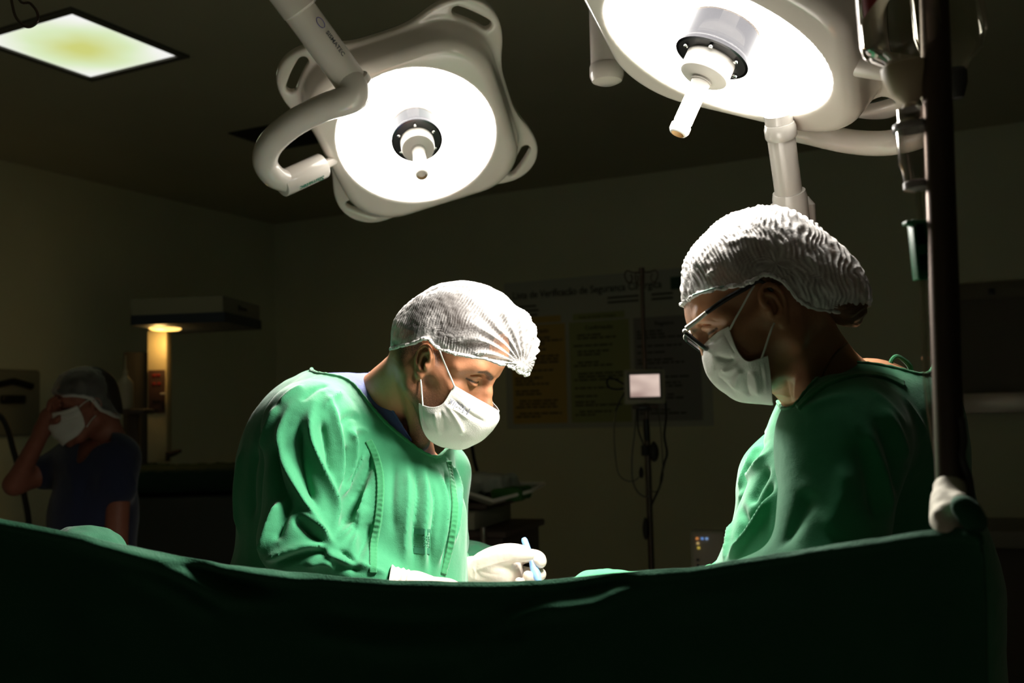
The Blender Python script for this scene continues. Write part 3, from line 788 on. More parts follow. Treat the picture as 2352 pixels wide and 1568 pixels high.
def grid_patch(cols, nu, nv, mirror=True):
    """cols: columns from the side edge to the centre line, each a list of (x, y, z); mirrored across y = 0"""
    C = [np.array(c, float) for c in cols]
    if mirror: C = C + [c*np.array([1, -1, 1]) for c in C[-2::-1]]
    rows = []
    for r in range(len(C[0])): rows.append(cr([c[r] for c in C], nu))
    rows = np.array(rows); out = []
    for j in range(rows.shape[1]): out.append(cr(rows[:, j], nv))
    G = np.array(out); a, b = G.shape[:2]; i, j = np.meshgrid(np.arange(a-1), np.arange(b-1), indexing='ij')
    f = np.stack([i*b+j, (i+1)*b+j, (i+1)*b+j+1, i*b+j+1], -1).reshape(-1, 4)
    u = np.repeat(np.linspace(0, 1, a), b); v = np.tile(np.linspace(0, 1, b), a)
    return G.reshape(-1, 3), f, u, v
def thicken(o, t, off=-1):
    md = o.modifiers.new('thickness', 'SOLIDIFY'); md.thickness = t; md.offset = off
# ---------------------------------------------------------------- the bent surgeon: head
man = empty('person', tuple(P(760, 1500, 1.62)*1), 'surgeon in green gown bent to the right over the table, holding a blue scalpel', 'person')
man.location.z = 0
HM = Head(1016, 838, 1.72, -18, 35, roll=0, scale=.97)
F = Field((-.20, -.11, -.21), (.14, .11, .16), .0016)
head_field(F, ear_dx=.008)
# neck runs back and down to the shoulders (directions in the head frame)
nb = HM.l([list(P(850, 942, 1.86))])[0]; nc = HM.l([list(P(962, 1015, 1.76))])[0]
F.cap((-.035, 0, -.020), nb*.55, .054, .056, .03)
F.cap(nb*.5, nb*1.1, .056, .066, .03)
for s in (1, -1): F.cap((-.03, s*.045, -.03), nc + np.array((0, s*-.010, 0)), .016, .016, .02)      # side neck muscles
Fv, Ff = F.mesh(); Fv = relax(Fv, Ff, 1, .4)
x, y, z = Fv.T
st = sstep(x, -.012, .012)*sstep(-z, .020, .050)*(1-sstep(x, .085, .115)*sstep(z, -.05, -.03))
st = np.maximum(st*.75, .6*sstep(x, -.02, .0)*sstep(-z, .0, .02)*(1-sstep(x, .012, .028)))          # beard and sideburn
st *= sstep(-z, -.03, .0)
jaw_low = -.115 + .0*x
st *= 1 - .9*sstep(-x - z*.25, .005, .03)*sstep(-z, .05, .08)
hl = sstep(z + .10*x + .012*noise3(Fv, 90), -.020, .012)*(1-sstep(x, .010, .030)) ; hl = np.where(x > .0, hl*sstep(z, -.01, .02), hl)
nape = sstep(-x, .02, .05)*sstep(z + .7*(x+.05), -.045, -.015)
st = np.maximum(st, .96*np.maximum(hl*sstep(np.abs(y), .02, .05), nape))
fore = sstep(z, .055, .075)*(1-sstep(x, .075, .095)); st = np.maximum(st, .97*fore)
brow = face_marks(Fv)
ears = (np.abs(y) > .068) & (np.abs(x) < .034) & (np.abs(z) < .042)
st[ears & (np.abs(y) > .0705)] = 0
st = np.maximum(st, brow)
M['skin_man'] = skin('tanned skin', (.50, .235, .125))
me = mesh_from(HM.w(Fv), Ff); set_attr(me, 'stubble', st)
man_body = link('body', me, M['skin_man'], man)

# cap: outline traced around the bouffant, rim from nape over the ear to the brow
def capmesh(Hd, outline_px, yl, centre_px, W, rim_px, rim_y, puff=.9):
    o = [Hd.px(a, b, yl) for a, b in outline_px]; c = Hd.px(*centre_px, yl)
    v, f = inflate([(p.x, p.z) for p in o], (c.x, c.z), W, 220, 90, puff)
    v, f = subdivide(v, f, 0)
    rp = [Hd.px(q[0], q[1], q[2] if len(q) > 2 else rim_y) for q in rim_px]; rp = sorted((p.x, p.z) for p in rp); e0, e1 = np.array(rp[0]), np.array(rp[-1])
    rp = np.vstack([e0 + (e0-np.array(rp[2]))*6, cr(rp, 8), e1 + (e1-np.array(rp[-3]))*6])
    # rim: keep what lies above the polyline (distance-signed in the mid plane)
    P3 = np.stack([v[:, 0], v[:, 2]], 1); s = np.full(len(v), 1e9); sg = np.ones(len(v))
    for i in range(len(rp)-1):
        a = rp[i]; d = rp[i+1]-a; t = ((P3-a) @ d)/(d @ d)
        tt = np.clip(t, 0, 1); D = np.hypot(*(P3 - a - tt[:, None]*d).T); m = D < s
        s[m] = D[m]; sg[m] = np.sign(d[0]*(P3[m, 1]-a[1]) - d[1]*(P3[m, 0]-a[0]))
    return v, f, s*sg
cap_out = [(904, 812), (903, 770), (908, 738), (928, 706), (962, 676), (1000, 655), (1048, 644), (1100, 649), (1148, 674), (1190, 708), (1216, 742), (1226, 785), (1222, 818), (1200, 862), (1130, 880), (1060, 880), (980, 870), (925, 845)]
rim = [(888, 806, 0), (915, 799, -.04), (950, 788), (985, 778), (1012, 800), (1060, 815), (1110, 823), (1150, 834, -.055), (1180, 842, -.03), (1202, 856, 0)]
v, f, s_ = capmesh(HM, cap_out, -.012, (1060, 775), .086, rim, -.078, .80)
if True:
    v[:, 1] += 0
    v, f = clip(v, f, s_)
# pleats gather towards the brow band on the far right of the cap and run around the skull elsewhere
br = HM.px(1196, 838, -.03); br = np.array((br.x, -.02, br.z)); bk = np.array(HM.px(930, 800, 0)); 
v, f = subdivide(v, f, 1)
d = v - br; dist = np.linalg.norm(d, axis=1); ang = np.arctan2(d[:, 2], -d[:, 0])*1.0 + .9*np.arctan2(d[:, 1], np.hypot(d[:, 0], d[:, 2]))
N = vnormals(v, f); wv = noise3(v, 25)*1.2
pl = np.sin(ang*17 + wv*1.3)*sstep(.17-dist, 0, .10); pl = pl*sstep(dist, .004, .03)
fine = np.sin(v[:, 0]*1250 + v[:, 2]*350 + 2.5*noise3(v, 60) + 3*noise3(v, 22, 3)); fine2 = noise3(v, 160, 5)
amp = .0026*pl + .0008*fine*(.5+.5*noise3(v, 40, 2)) + .0009*fine2 + .003*noise3(v, 28, 8)
v = v + N*amp[:, None]
dense = .02 + .42*np.clip(pl, 0, 1) + .16*np.clip(fine, -.2, 1) + .28*noise3(v, 30, 9) + .12*noise3(v, 120, 4)
bl = boundary(f)[0]; bp = v[bl]; dd, _ = dist_poly(v, bp[::4]); dense += .55*(1-sstep(dd, .004, .018)) 
dense += .5*sstep(-v[:, 0], .055, .085)
me = mesh_from(HM.w(v), f); set_attr(me, 'dense', dense)
M['cap'] = capmat('cap non-woven', .12, 1.0)
cap_o = link('surgical_cap', me, M['cap'], man)
# elastic hem, slightly ruffled
def hem(Hd, bp, r, name, m, parent, ruf=.0012, step=3, seed=1):
    q = bp[::step]; nn = noise3(q, 220, seed); nn2 = noise3(q, 220, seed+3)
    c = q.mean(0); out = (q-c)/np.linalg.norm(q-c, axis=1, keepdims=True)
    q = q + out*(.0005+ruf*nn[:, None]) + np.array((0, 0, 1))*ruf*nn2[:, None]
    return MB().tube([Vector(p) for p in Hd.w(q)], list(r*(1+.35*noise3(q, 300, seed+6))), 8, closed=True).build(name, m, parent)
M['cap_hem'] = mat('cap hem', (.58, .565, .54), .8, bump=.0008, bscale=300)
hem(HM, bp, .0030, 'elastic_hem', M['cap_hem'], cap_o, .0014)
# hair under the cap
hv, hf = inflate([(-.106, .02), (-.098, .08), (-.06, .128), (-.005, .139), (.05, .125), (.082, .09), (.090, .060), (.06, .02), (0, 0), (-.06, -.01)], (0, .06), .0765, 90, 40, .8)
s2 = hv[:, 2] - .35*(hv[:, 0]) - .012
hv, hf = clip(hv, hf, s2)
hv = hv + vnormals(hv, hf)*(.0008*noise3(hv, 150))[:, None]
obj('hair', HM.w(hv), hf, M['hair_dark'], man)

# surgical mask
def p3(Hd, x, y, yl): q = Hd.px(x, y, yl); return (q.x, yl, q.z)
def mask(Hd, cols, name, parent, pleats, stroke_scale=1.0):
    v, f, u, w = grid_patch(cols, 12, 14)
    f = f[:, ::-1] if (vnormals(v, f)[:, 0].mean() < 0) else f
    v2 = Hd.w(v); v2, f2 = v2, f
    v2 = sculpt(v2, f2, pleats, stroke_scale)
    v2 = v2 + vnormals(v2, f2)*(.0006*noise3(v2, 70))[:, None]
    o = obj(name, v2, f2, M['mask'], parent); thicken(o, .0012, 0)
    sb = o.modifiers.new('round', 'SUBSURF'); sb.levels = 1; sb.render_levels = 1
    return o, v2, f2, u, w
mc = [  # rows: top edge, pleats, bottom edge; columns: ear side -> middle of face
    [p3(HM, 1043, 884, -.066), p3(HM, 1031, 905, -.068), p3(HM, 1017, 926, -.069), p3(HM, 1000, 934, -.070), p3(HM, 982, 933, -.069), p3(HM, 962, 925, -.068)],
    [p3(HM, 1072, 901, -.054), p3(HM, 1062, 922, -.058), p3(HM, 1040, 945, -.062), p3(HM, 1018, 957, -.066), p3(HM, 990, 960, -.066), p3(HM, 963, 952, -.062)],
    [p3(HM, 1108, 921, -.026), p3(HM, 1105, 947, -.034), p3(HM, 1086, 972, -.038), p3(HM, 1056, 992, -.040), p3(HM, 1012, 999, -.044), p3(HM, 972, 990, -.054)],
    [p3(HM, 1134, 936, -.010), p3(HM, 1134, 962, -.014), p3(HM, 1110, 992, -.018), p3(HM, 1080, 1014, -.020), p3(HM, 1036, 1022, -.024), p3(HM, 992, 1015, -.030)],
    [p3(HM, 1146, 943, 0), p3(HM, 1138, 974, 0), p3(HM, 1116, 1002, 0), p3(HM, 1090, 1020, 0), p3(HM, 1058, 1032, 0), p3(HM, 1020, 1026, 0)]]
plm = [([(1030, 905), (1060, 935), (1085, 955), (1120, 972)], -1.6, 3), ([(1020, 925), (1045, 955), (1060, 985), (1062, 1000)], 1.8, 3.5),
       ([(1012, 940), (1018, 965), (1020, 990)], -1.6, 3), ([(1000, 945), (1002, 970), (1010, 1000)], 1.2, 3), ([(1028, 932), (1050, 942), (1080, 965)], 1.6, 3.5),
       ([(1048, 894), (1090, 917), (1138, 946)], -.5, 1.2), ([(970, 930), (972, 960), (984, 990)], -.6, 1.2), ([(1045, 900), (1085, 924), (1134, 952)], .6, 1.4)]
mask_m, mv, mf, mu_, mw_ = mask(HM, mc, 'face_mask', man, plm, 1.9)
def loop(Hd, pts, name, parent, r=.0014):
    return MB().tube([Hd.M @ Vector(p3(Hd, *q)) for q in pts], r, 8, smooth=6).build(name, M['elastic'], parent)
loop(HM, [(1045, 889, -.068), (1028, 850, -.073), (1016, 822, -.077), (1006, 797, -.078), (992, 786, -.076)], 'ear_loop', mask_m)
loop(HM, [(971, 932, -.068), (969, 905, -.070), (967, 880, -.072), (964, 862, -.073), (960, 850, -.072)], 'ear_loop', mask_m)
bvm = BVHTree.FromPolygons([Vector(p) for p in mv], [tuple(map(int, q)) for q in mf])
def decal_text(body, size, px0, px1, bv, m, parent, lift=.0022, flip=False):
    a, _, _, _ = bv.ray_cast(CAM, ray(*px0)); b_, _, _, _ = bv.ray_cast(CAM, ray(*px1)); 
    ex = (b_-a).normalized(); vd = (CAM-a).normalized(); nz_ = (vd - ex*vd.dot(ex)).normalized(); ey = nz_.cross(ex)
    o = text_mesh(body, size, Matrix.Translation(a) @ Matrix((ex, ey, nz_)).transposed().to_4x4(), m, 'lettering', parent, 0)
    for vt in o.data.vertices:
        h, n_, _, _ = bv.ray_cast(CAM, (vt.co - CAM).normalized())
        if h is not None: vt.co = h + (CAM-h).normalized()*lift
    return o
decal_text('Medix', .016, (1082, 939), (1046, 921), bvm, M['mask_blue'], mask_m)
# ---------------------------------------------------------------- the bent surgeon: body, scrub shirt, gown
def in_poly(x, y, poly):
    ins = np.zeros(len(x), bool); n = len(poly)
    for i in range(n):
        (x0, y0), (x1, y1) = poly[i], poly[(i+1) % n]
        c = ((y0 > y) != (y1 > y)) & (x < (x1-x0)*(y-y0)/((y1-y0) or 1e-9) + x0); ins ^= c
    return ins
def edge_dist(x, y, poly):
    d = np.full(len(x), 1e9); n = len(poly)
    for i in range(n):
        a = np.array(poly[i], float); e = np.array(poly[(i+1) % n], float) - a
        t = np.clip(((x-a[0])*e[0] + (y-a[1])*e[1])/max(e @ e, 1e-9), 0, 1); d = np.minimum(d, np.hypot(x-a[0]-t*e[0], y-a[1]-t*e[1]))
    return d
CIM = np.array(CR.transposed()); CAMn = np.array(CAM)
def projn(v):
    q = (v - CAMn) @ CIM.T; return W/2 + FPX*q[:, 0]/-q[:, 2], H/2 - FPX*q[:, 1]/-q[:, 2]
def neckhole(v, f, poly):
    poly = [tuple(q) for q in cr(poly, 6, closed=True)]
    x, y = projn(v); ins = in_poly(x, y, poly); d = edge_dist(x, y, poly); s = np.where(ins, -d, d)
    return clip(v, f, s)
def keep_big(v, f):
    me = mesh_from(v, f); b = bmesh.new(); b.from_mesh(me); seen = set(); best = []
    for s0 in b.verts:
        if s0.index in seen: continue
        st = [s0]; comp = []; seen.add(s0.index)
        while st:
            q = st.pop(); comp.append(q.index)
            for e in q.link_edges:
                o = e.other_vert(q)
                if o.index not in seen: seen.add(o.index); st.append(o)
        if len(comp) > len(best): best = comp
    b.free(); bpy.data.meshes.remove(me)
    k = np.zeros(len(v), bool); k[best] = True; mp = np.cumsum(k) - 1
    return v[k], mp[f[k[f].all(1)]]
def binding(v, f, r, name, m, parent, seed=1, pick=None, flat=1.0):
    """rolled binding that follows the cut edge of a garment"""
    L = boundary(f); 
    if pick is not None: L = [l for l in L if pick(v[l].mean(0))]
    q = v[L[0]]; seg = np.linalg.norm(np.diff(np.vstack([q, q[:1]]), axis=0), axis=1); s = np.r_[0, np.cumsum(seg)]
    n = max(int(s[-1]/.006), 12); t = np.linspace(0, s[-1], n, endpoint=False); q2 = np.vstack([q, q[:1]])
    q = np.stack([np.interp(t, s, q2[:, k]) for k in range(3)], 1)
    for _ in range(3): q = .5*q + .25*(np.roll(q, 1, 0) + np.roll(q, -1, 0))
    rr_ = r*(1 + .18*np.sin(np.arange(n)*2.4) + .15*noise3(q, 120, seed))
    return MB().tube([Vector(p) for p in q], list(rr_), 10, closed=True).build(name, m, parent)
def ribbon(pts, bv, w, name, m, parent, lift=.0018, stitch=.0011, period=.0085):
    """flat sewn placket lying on a garment; pts pixel polyline dropped on the garment surface"""
    q = cr(pts, 14); P_ = []; N_ = []
    for x, y in q:
        h, n, _, _ = bv.ray_cast(CAM, ray(x, y))
        if h is not None: P_.append(np.array(h)); N_.append(np.array(n))
    P_ = np.array(P_); N_ = np.array(N_)
    for _ in range(4):
        P_[1:-1] = .5*P_[1:-1] + .25*(P_[:-2]+P_[2:]); N_[1:-1] = .5*N_[1:-1] + .25*(N_[:-2]+N_[2:])
    s = np.r_[0, np.cumsum(np.linalg.norm(np.diff(P_, axis=0), axis=1))]; n = int(s[-1]/.0018); t = np.linspace(0, s[-1], n)
    P_ = np.stack([np.interp(t, s, P_[:, k]) for k in range(3)], 1); N_ = np.stack([np.interp(t, s, N_[:, k]) for k in range(3)], 1)
    T_ = np.gradient(P_, axis=0); T_ /= np.linalg.norm(T_, axis=1)[:, None]; N_ /= np.linalg.norm(N_, axis=1)[:, None]; B_ = np.cross(T_, N_)
    us = np.array([-1.05, -1, -.72, -.5, 0, .5, .72, 1, 1.05]); pr = np.array([-.0028, 0, .0004, 0, .0003, 0, .0004, 0, -.0028])
    G = []
    for u, h in zip(us, pr):
        off = lift + h + (stitch*(.55+.45*np.sin(t*47+1))*np.maximum(np.sin(t/period*2*np.pi + 1.6*np.sin(t*61)), -.3) if abs(u) < .6 else stitch*.3*np.sin(t/period*2*np.pi))
        G.append(P_ + B_*(u*w*.5) + N_*off[:, None] if h > -.001 else P_ + B_*(u*w*.5) - N_*.003)
    G = np.array(G); a, b = G.shape[:2]; i, j = np.meshgrid(np.arange(a-1), np.arange(b-1), indexing='ij')
    f = np.stack([i*b+j, (i+1)*b+j, (i+1)*b+j+1, i*b+j+1], -1).reshape(-1, 4)
    o = obj(name, G.reshape(-1, 3), f, m, parent); thicken(o, .0008, 0); return o

def man_form(F, g, arms=True):
    """g: how far outside the body the surface lies"""
    F.cap(P(800, 1060, 1.90), P(735, 1400, 1.90), .150+g, .150+g, 0)
    F.ell(P(765, 1030, 1.88), (.130+g, .130+g, .135+g), k=.05)
    F.cap(P(905, 1085, 1.86), P(915, 1330, 1.84), .090+g, .095+g, .06)
    F.cap(P(850, 985, 1.86), P(880, 1030, 1.84), .075+g, .10+g, .05)
    F.cap(P(735, 1400, 1.90), P(735, 1400, 1.90) - Z*.10, .150+g, .165+g, .05)
    if arms:
        F.cap(P(800, 985, 1.82), P(712, 978, 1.72), .060+g, .058+g, .05)
        F.cap(P(712, 985, 1.71), P(690, 1235, 1.66), .058+g, .048+g, .035)
        F.cap(P(688, 1240, 1.66), P(872, 1342, 1.625), .043+g, .026+g*.5, .03)
        F.cap(P(930, 1040, 1.90), P(1000, 1085, 1.96), .050+g, .045+g, .04)
        F.cap(P(1004, 1095, 1.96), P(1012, 1230, 1.97), .045+g, .038+g, .03)
        F.cap(P(1008, 1265, 1.96), P(1058, 1322, 1.83), .034+g*.8, .024+g*.5, .03)
# coarse body (hidden by the clothes except at the throat), joined to the head mesh
lo = P(480, 1400, 1.5); F2 = Field((-.62, 1.42, .0), (.05, 2.22, 1.52), .0075)
man_form(F2, -.017)
hipc = P(735, 1400, 1.90) - Z*.10
for s in (-1, 1):
    kn = hipc + Vector((.04, s*.11, -.42)); an = Vector((kn.x - .02, kn.y, .10))
    F2.cap(hipc + Vector((0, s*.09, -.02)), kn, .095, .062, .04); F2.cap(kn, an, .062, .042, .03)
    F2.cap(an, an + Vector((.03, 0, -.04)), .045, .04, .02); F2.cap(an + Vector((-.04, 0, -.055)), an + Vector((.17, 0, -.06)), .038, .034, .03)
Bv, Bf = F2.mesh(); Bv = relax(Bv, Bf, 2)
n0 = len(man_body.data.vertices)
hv_ = HM.w(Fv); av = np.vstack([hv_, Bv]); af = np.vstack([Ff, Bf + len(hv_)])
me = mesh_from(av, af); set_attr(me, 'stubble', np.r_[st, np.zeros(len(Bv))]); me.materials.append(M['skin_man'])
old = man_body.data; man_body.data = me; bpy.data.meshes.remove(old)
for s in (-1, 1):
    kn = hipc + Vector((.04, s*.11, -.42)); an = Vector((kn.x - .02, kn.y, .10))
    F3 = Field(tuple(an + Vector((-.12, -.08, -.11))), tuple(an + Vector((.25, .08, .06))), .006)
    F3.cap(an + Vector((-.04, 0, -.052)), an + Vector((.17, 0, -.055)), .047, .042, .02); F3.cap(an, an + Vector((-.02, 0, -.04)), .05, .05, .03)
    F3.box(an + Vector((.06, 0, -.15)), (.3, .2, .055), rad=.0, k=0, mode='sub')
    a_, b_ = F3.mesh(); obj('shoe', a_, b_, M['rubber'], man)
# navy-blue scrub shirt under the gown
F4 = Field((-.60, 1.45, .95), (.02, 2.2, 1.53), .005); man_form(F4, .002, False)
F4.cap(P(868, 952, 1.85), P(812, 960, 1.80), .066, .066, .03)
F4.cap(P(862, 948, 1.85), P(905, 1010, 1.80), .060, .070, .03)
sv, sf = F4.mesh(); sv = relax(sv, sf, 2)
sv, sf = neckhole(sv, sf, [(846, 845), (872, 890), (905, 948), (945, 1012), (985, 1050), (1030, 1040), (1090, 1000), (1050, 850), (950, 780), (870, 800)])
sv, sf = keep_big(sv, sf)
sv = sculpt(sv, sf, [([(795, 885), (830, 915), (880, 975), (925, 1015)], 1.5, 4), ([(812, 868), (850, 905), (900, 970)], -1.2, 3)])
scr = obj('scrub_shirt', sv, sf, M['scrub'], man); thicken(scr, .0015)
binding(sv, sf, .0022, 'collar_edge', M['scrub'], scr, 4)
# gown
F5 = Field((-.66, 1.40, .42), (.08, 2.25, 1.54), .0036); man_form(F5, .016)
F5.cap(P(800, 950, 1.82), P(745, 955, 1.80), .070, .068, .03)
F5.cap(P(735, 1400, 1.90), (hipc.x+.02, hipc.y, .50), .160, .20, .05)
F5.ell(P(700, 1110, 1.92), (.125, .13, .17), k=.06)
F5.tube([P(905, 1100, 1.79), P(925, 1200, 1.76), P(935, 1400, 1.74)], [.09, .10, .10], k=.05)
gv, gf = F5.mesh(); gv = relax(gv, gf, 3)
m_ = gv[:, 2] > .52; gv, gf = clip(gv, gf, gv[:, 2] - .50)
gv, gf = neckhole(gv, gf, [(716, 846), (750, 861), (782, 867), (812, 884), (850, 928), (895, 978), (940, 1015), (975, 1040), (1000, 1049), (1015, 1044), (1022, 1034), (1060, 1000), (1060, 850), (950, 760), (800, 790)])
gv, gf = keep_big(gv, gf)
GS = [([(720, 925), (710, 984), (724, 1043), (755, 1116), (769, 1169), (766, 1231)], 9, 8),
      ([(690, 960), (688, 1040), (705, 1110), (735, 1170)], -10, 11),
      ([(665, 935), (645, 994), (652, 1057), (689, 1134), (717, 1183), (738, 1224), (780, 1262)], 8, 8),
      ([(640, 1010), (632, 1070), (645, 1130), (680, 1180)], -8, 12),
      ([(745, 900), (774, 977), (782, 1064), (769, 1134)], 7, 8), ([(738, 960), (752, 1030), (765, 1100)], -7, 8),
      ([(794, 985), (813, 1010), (808, 1064), (787, 1116)], 7, 7), ([(795, 1020), (795, 1070), (782, 1110)], -7, 7),
      ([(843, 1029), (815, 1092), (783, 1140)], 6, 6), ([(856, 1040), (838, 1090), (806, 1150)], -6, 8),
      ([(843, 1106), (832, 1169), (800, 1217), (766, 1245)], 7, 7), ([(830, 1120), (812, 1170), (785, 1205)], -7, 8),
      ([(845, 1158), (825, 1210), (801, 1273)], 6, 7), ([(850, 1200), (838, 1240), (822, 1290)], -6, 7),
      ([(648, 1140), (626, 1196), (609, 1256), (590, 1286)], 9, 8), ([(662, 1150), (645, 1200), (630, 1245)], -7, 9),
      ([(592, 1288), (640, 1272), (700, 1252), (750, 1256)], 8, 7), ([(620, 1300), (665, 1284), (720, 1266), (760, 1272)], -6, 6),
      ([(675, 1185), (707, 1218), (740, 1246)], -8, 6), ([(690, 1175), (720, 1205), (755, 1238)], 5, 6),
      ([(745, 1262), (775, 1285), (815, 1300)], 6, 7), ([(755, 1285), (790, 1300), (830, 1312)], -5, 6), ([(820, 1290), (850, 1305), (890, 1318)], 4, 6),
      ([(700, 1300), (740, 1290), (770, 1300)], 5, 7), ([(776, 1262), (800, 1275), (815, 1290)], -5, 4),
      ([(951, 1050), (960, 1134), (952, 1204), (951, 1301)], -6, 7), ([(935, 1060), (940, 1140), (932, 1220), (930, 1310)], 5, 9),
      ([(985, 1090), (1000, 1160), (990, 1230), (990, 1322)], -5, 5), ([(972, 1060), (980, 1150), (972, 1230), (975, 1320)], 5, 7),
      ([(1005, 1080), (1022, 1150), (1018, 1220), (1000, 1310)], 6, 6), ([(1018, 1075), (1036, 1140), (1034, 1220), (1012, 1315)], -6, 5),
      ([(1020, 1050), (1050, 1110), (1050, 1180), (1030, 1270)], 6, 6), ([(905, 1050), (900, 1140), (905, 1240)], -3.5, 9),
      ([(560, 1020), (545, 1120), (550, 1240)], 5, 14), ([(600, 1000), (575, 1090), (580, 1200)], -6, 14), ([(640, 930), (610, 1000), (600, 1080)], 5, 10),
      ([(700, 885), (670, 900), (640, 930)], 3, 8), ([(760, 885), (720, 895), (690, 925)], -3, 7), ([(790, 900), (760, 915), (740, 945)], 3, 6),
      ([(830, 960), (800, 955), (775, 975)], -3, 6), ([(850, 990), (825, 985), (800, 990)], 3, 6)]
gv = sculpt(gv, gf, [(a, b, c*.85) for a, b, c in GS], 1.95)
gv = relax(gv, tris(gf), 1, .3)
N = vnormals(gv, gf); gv = gv + N*(.0022*noise3(gv, 16, 3) + .0009*noise3(gv*np.array((1, 1, .5)), 55, 5))[:, None]
gown = obj('surgical_gown', gv, gf, M['gown'], man); thicken(gown, .0016)
binding(gv, gf, .0032, 'neckline_binding', M['gown_hem'], gown, 2, pick=lambda c: c[2] > 1.0)
bvg = BVHTree.FromPolygons([Vector(p) for p in gv], [tuple(map(int, q)) for q in gf])
ribbon([(846, 1012), (862, 1045), (873, 1090), (874, 1140), (868, 1200), (858, 1255), (857, 1315)], bvg, .0115, 'front_placket', M['gown_hem'], gown)
ribbon([(1030, 1060), (1040, 1116), (1045, 1169), (1038, 1238), (1018, 1318)], bvg, .0105, 'front_placket', M['gown_hem'], gown)
# laundry stamp printed on the chest
ins = mat('stamp ink', (.014, .13, .062), .9)
mb = MB()
def drop(x, y, l=.0012):
    h, n, _, _ = bvg.ray_cast(CAM, ray(x, y)); return h + n*l
def stamp_rect(x0, y0, x1, y1, n=6):
    V_ = []; 
    for i in range(n+1):
        t = i/n
        for y in (y0, (y0+y1)/2, y1): V_.append(drop(x0+(x1-x0)*t, y + (x0+(x1-x0)*t-951)*.06, .0008))
    F_ = []
    for i in range(n):
        for k in range(2): F_.append((i*3+k, i*3+k+1, i*3+k+4, i*3+k+3))
    mb.add(V_, F_)
stamp_rect(951, 1213, 988, 1226); stamp_rect(951, 1240, 988, 1241.5); stamp_rect(951, 1256, 988, 1270)
rr = random.Random(5)
for y0 in (1229, 1234.5, 1244, 1250):
    x = 952
    while x < 985:
        w = rr.uniform(1.5, 5); stamp_rect(x, y0, min(x+w, 988), y0+rr.uniform(2.5, 4), 1); x += w + rr.uniform(1, 2.2)
mb.build('laundry_stamp', ins, gown)
# ---------------------------------------------------------------- gloved hands and scalpel
def finger(F, pts, r, k=.004): F.tube([tuple(P(*q)) if len(q) == 3 else q for q in pts], r, k=k, sub=3)
# far hand: pen grip on the scalpel, thumb along the top, fingertips curled round the handle
Yh = 1.80
F = Field(tuple(P(1020, 1420, 1.74)), tuple(P(1275, 1225, 1.90)), .0013)
F.lo = np.array([P(1010, 1300, 1.72).x, 1.72, P(1100, 1440, 1.8).z]); hi_ = np.array([P(1285, 1300, 1.9).x, 1.90, P(1100, 1225, 1.8).z])
F.n = np.ceil((hi_-F.lo)/F.h).astype(int)+1; F.F = np.full(tuple(F.n), .5, np.float32)
F.cap(P(1030, 1334, 1.825), P(1085, 1318, 1.815), .0270, .0245, 0)
F.cap(P(1085, 1316, 1.815), P(1150, 1318, 1.815), .0265, .0290, .02)
F.ell(P(1128, 1300, 1.800), (.034, .020, .022), k=.02)                       # thenar
F.ell(P(1160, 1330, 1.835), (.036, .020, .034), k=.02)                       # palm and back of the hand
F.cap(P(1160, 1296, 1.845), P(1184, 1284, 1.845), .017, .0125, .02)          # index knuckle
finger(F, [(1110, 1290, 1.800), (1150, 1273, 1.792), (1185, 1269, 1.790), (1216, 1275, 1.795)], [.0165, .0135, .0112, .0085], .012)   # thumb
finger(F, [(1178, 1286, 1.845), (1212, 1276, 1.835), (1234, 1280, 1.820), (1241, 1290, 1.806)], [.0128, .0112, .0115, .0112])           # index
finger(F, [(1175, 1310, 1.850), (1215, 1318, 1.842), (1240, 1318, 1.826), (1236, 1322, 1.812)], [.0125, .0110, .0100, .0092])           # middle
finger(F, [(1165, 1335, 1.850), (1205, 1348, 1.838), (1226, 1332, 1.818), (1212, 1322, 1.796)], [.0125, .0108, .0100, .0090])           # ring
finger(F, [(1155, 1358, 1.845), (1190, 1368, 1.830), (1206, 1350, 1.808), (1192, 1336, 1.790)], [.0115, .0100, .0090, .0080])           # little
v, f = F.mesh(); v = relax(v, f, 1, .4)
GL = [([(1080, 1318), (1110, 1302), (1150, 1290), (1190, 1285)], 1.2, 4), ([(1170, 1300), (1180, 1292), (1190, 1282)], .7, 1.6), ([(1180, 1308), (1192, 1298), (1202, 1288)], -.7, 1.4),
      ([(1085, 1300), (1092, 1315), (1090, 1332)], .8, 2), ([(1100, 1310), (1125, 1318), (1150, 1320)], -.8, 4)]
v = sculpt(v, f, GL)
gl = obj('surgical_glove', v, f, M['glove'], man)
# cuff of the glove, pulled over the sleeve and wrinkled
def cuff(a, b, ra, rb, name, parent, seed, n=26, ns=40, flare=.003):
    a, b = Vector(a), Vector(b); t = (b-a).normalized(); u = t.orthogonal().normalized(); w = t.cross(u); V_ = []
    for i in range(n):
        s = i/(n-1); c = a + (b-a)*s
        for k in range(ns):
            an = 2*math.pi*k/ns; r = ra + (rb-ra)*s
            r += .0013*math.sin(s*30 + 2*math.sin(an*2+seed) + seed) + .0012*math.sin(an*5+seed+s*7) + flare*max(0, 1-s*5)
            V_.append(c + (u*math.cos(an) + w*math.sin(an))*r)
    F_ = [(i*ns+k, i*ns+(k+1) % ns, (i+1)*ns+(k+1) % ns, (i+1)*ns+k) for i in range(n-1) for k in range(ns)]
    o = MB().add(V_, F_).build(name, M['glove'], parent); thicken(o, .0009); return o
cuff(P(1048, 1326, 1.83), P(1094, 1314, 1.815), .0285, .0265, 'glove_cuff', gl, 1.0)
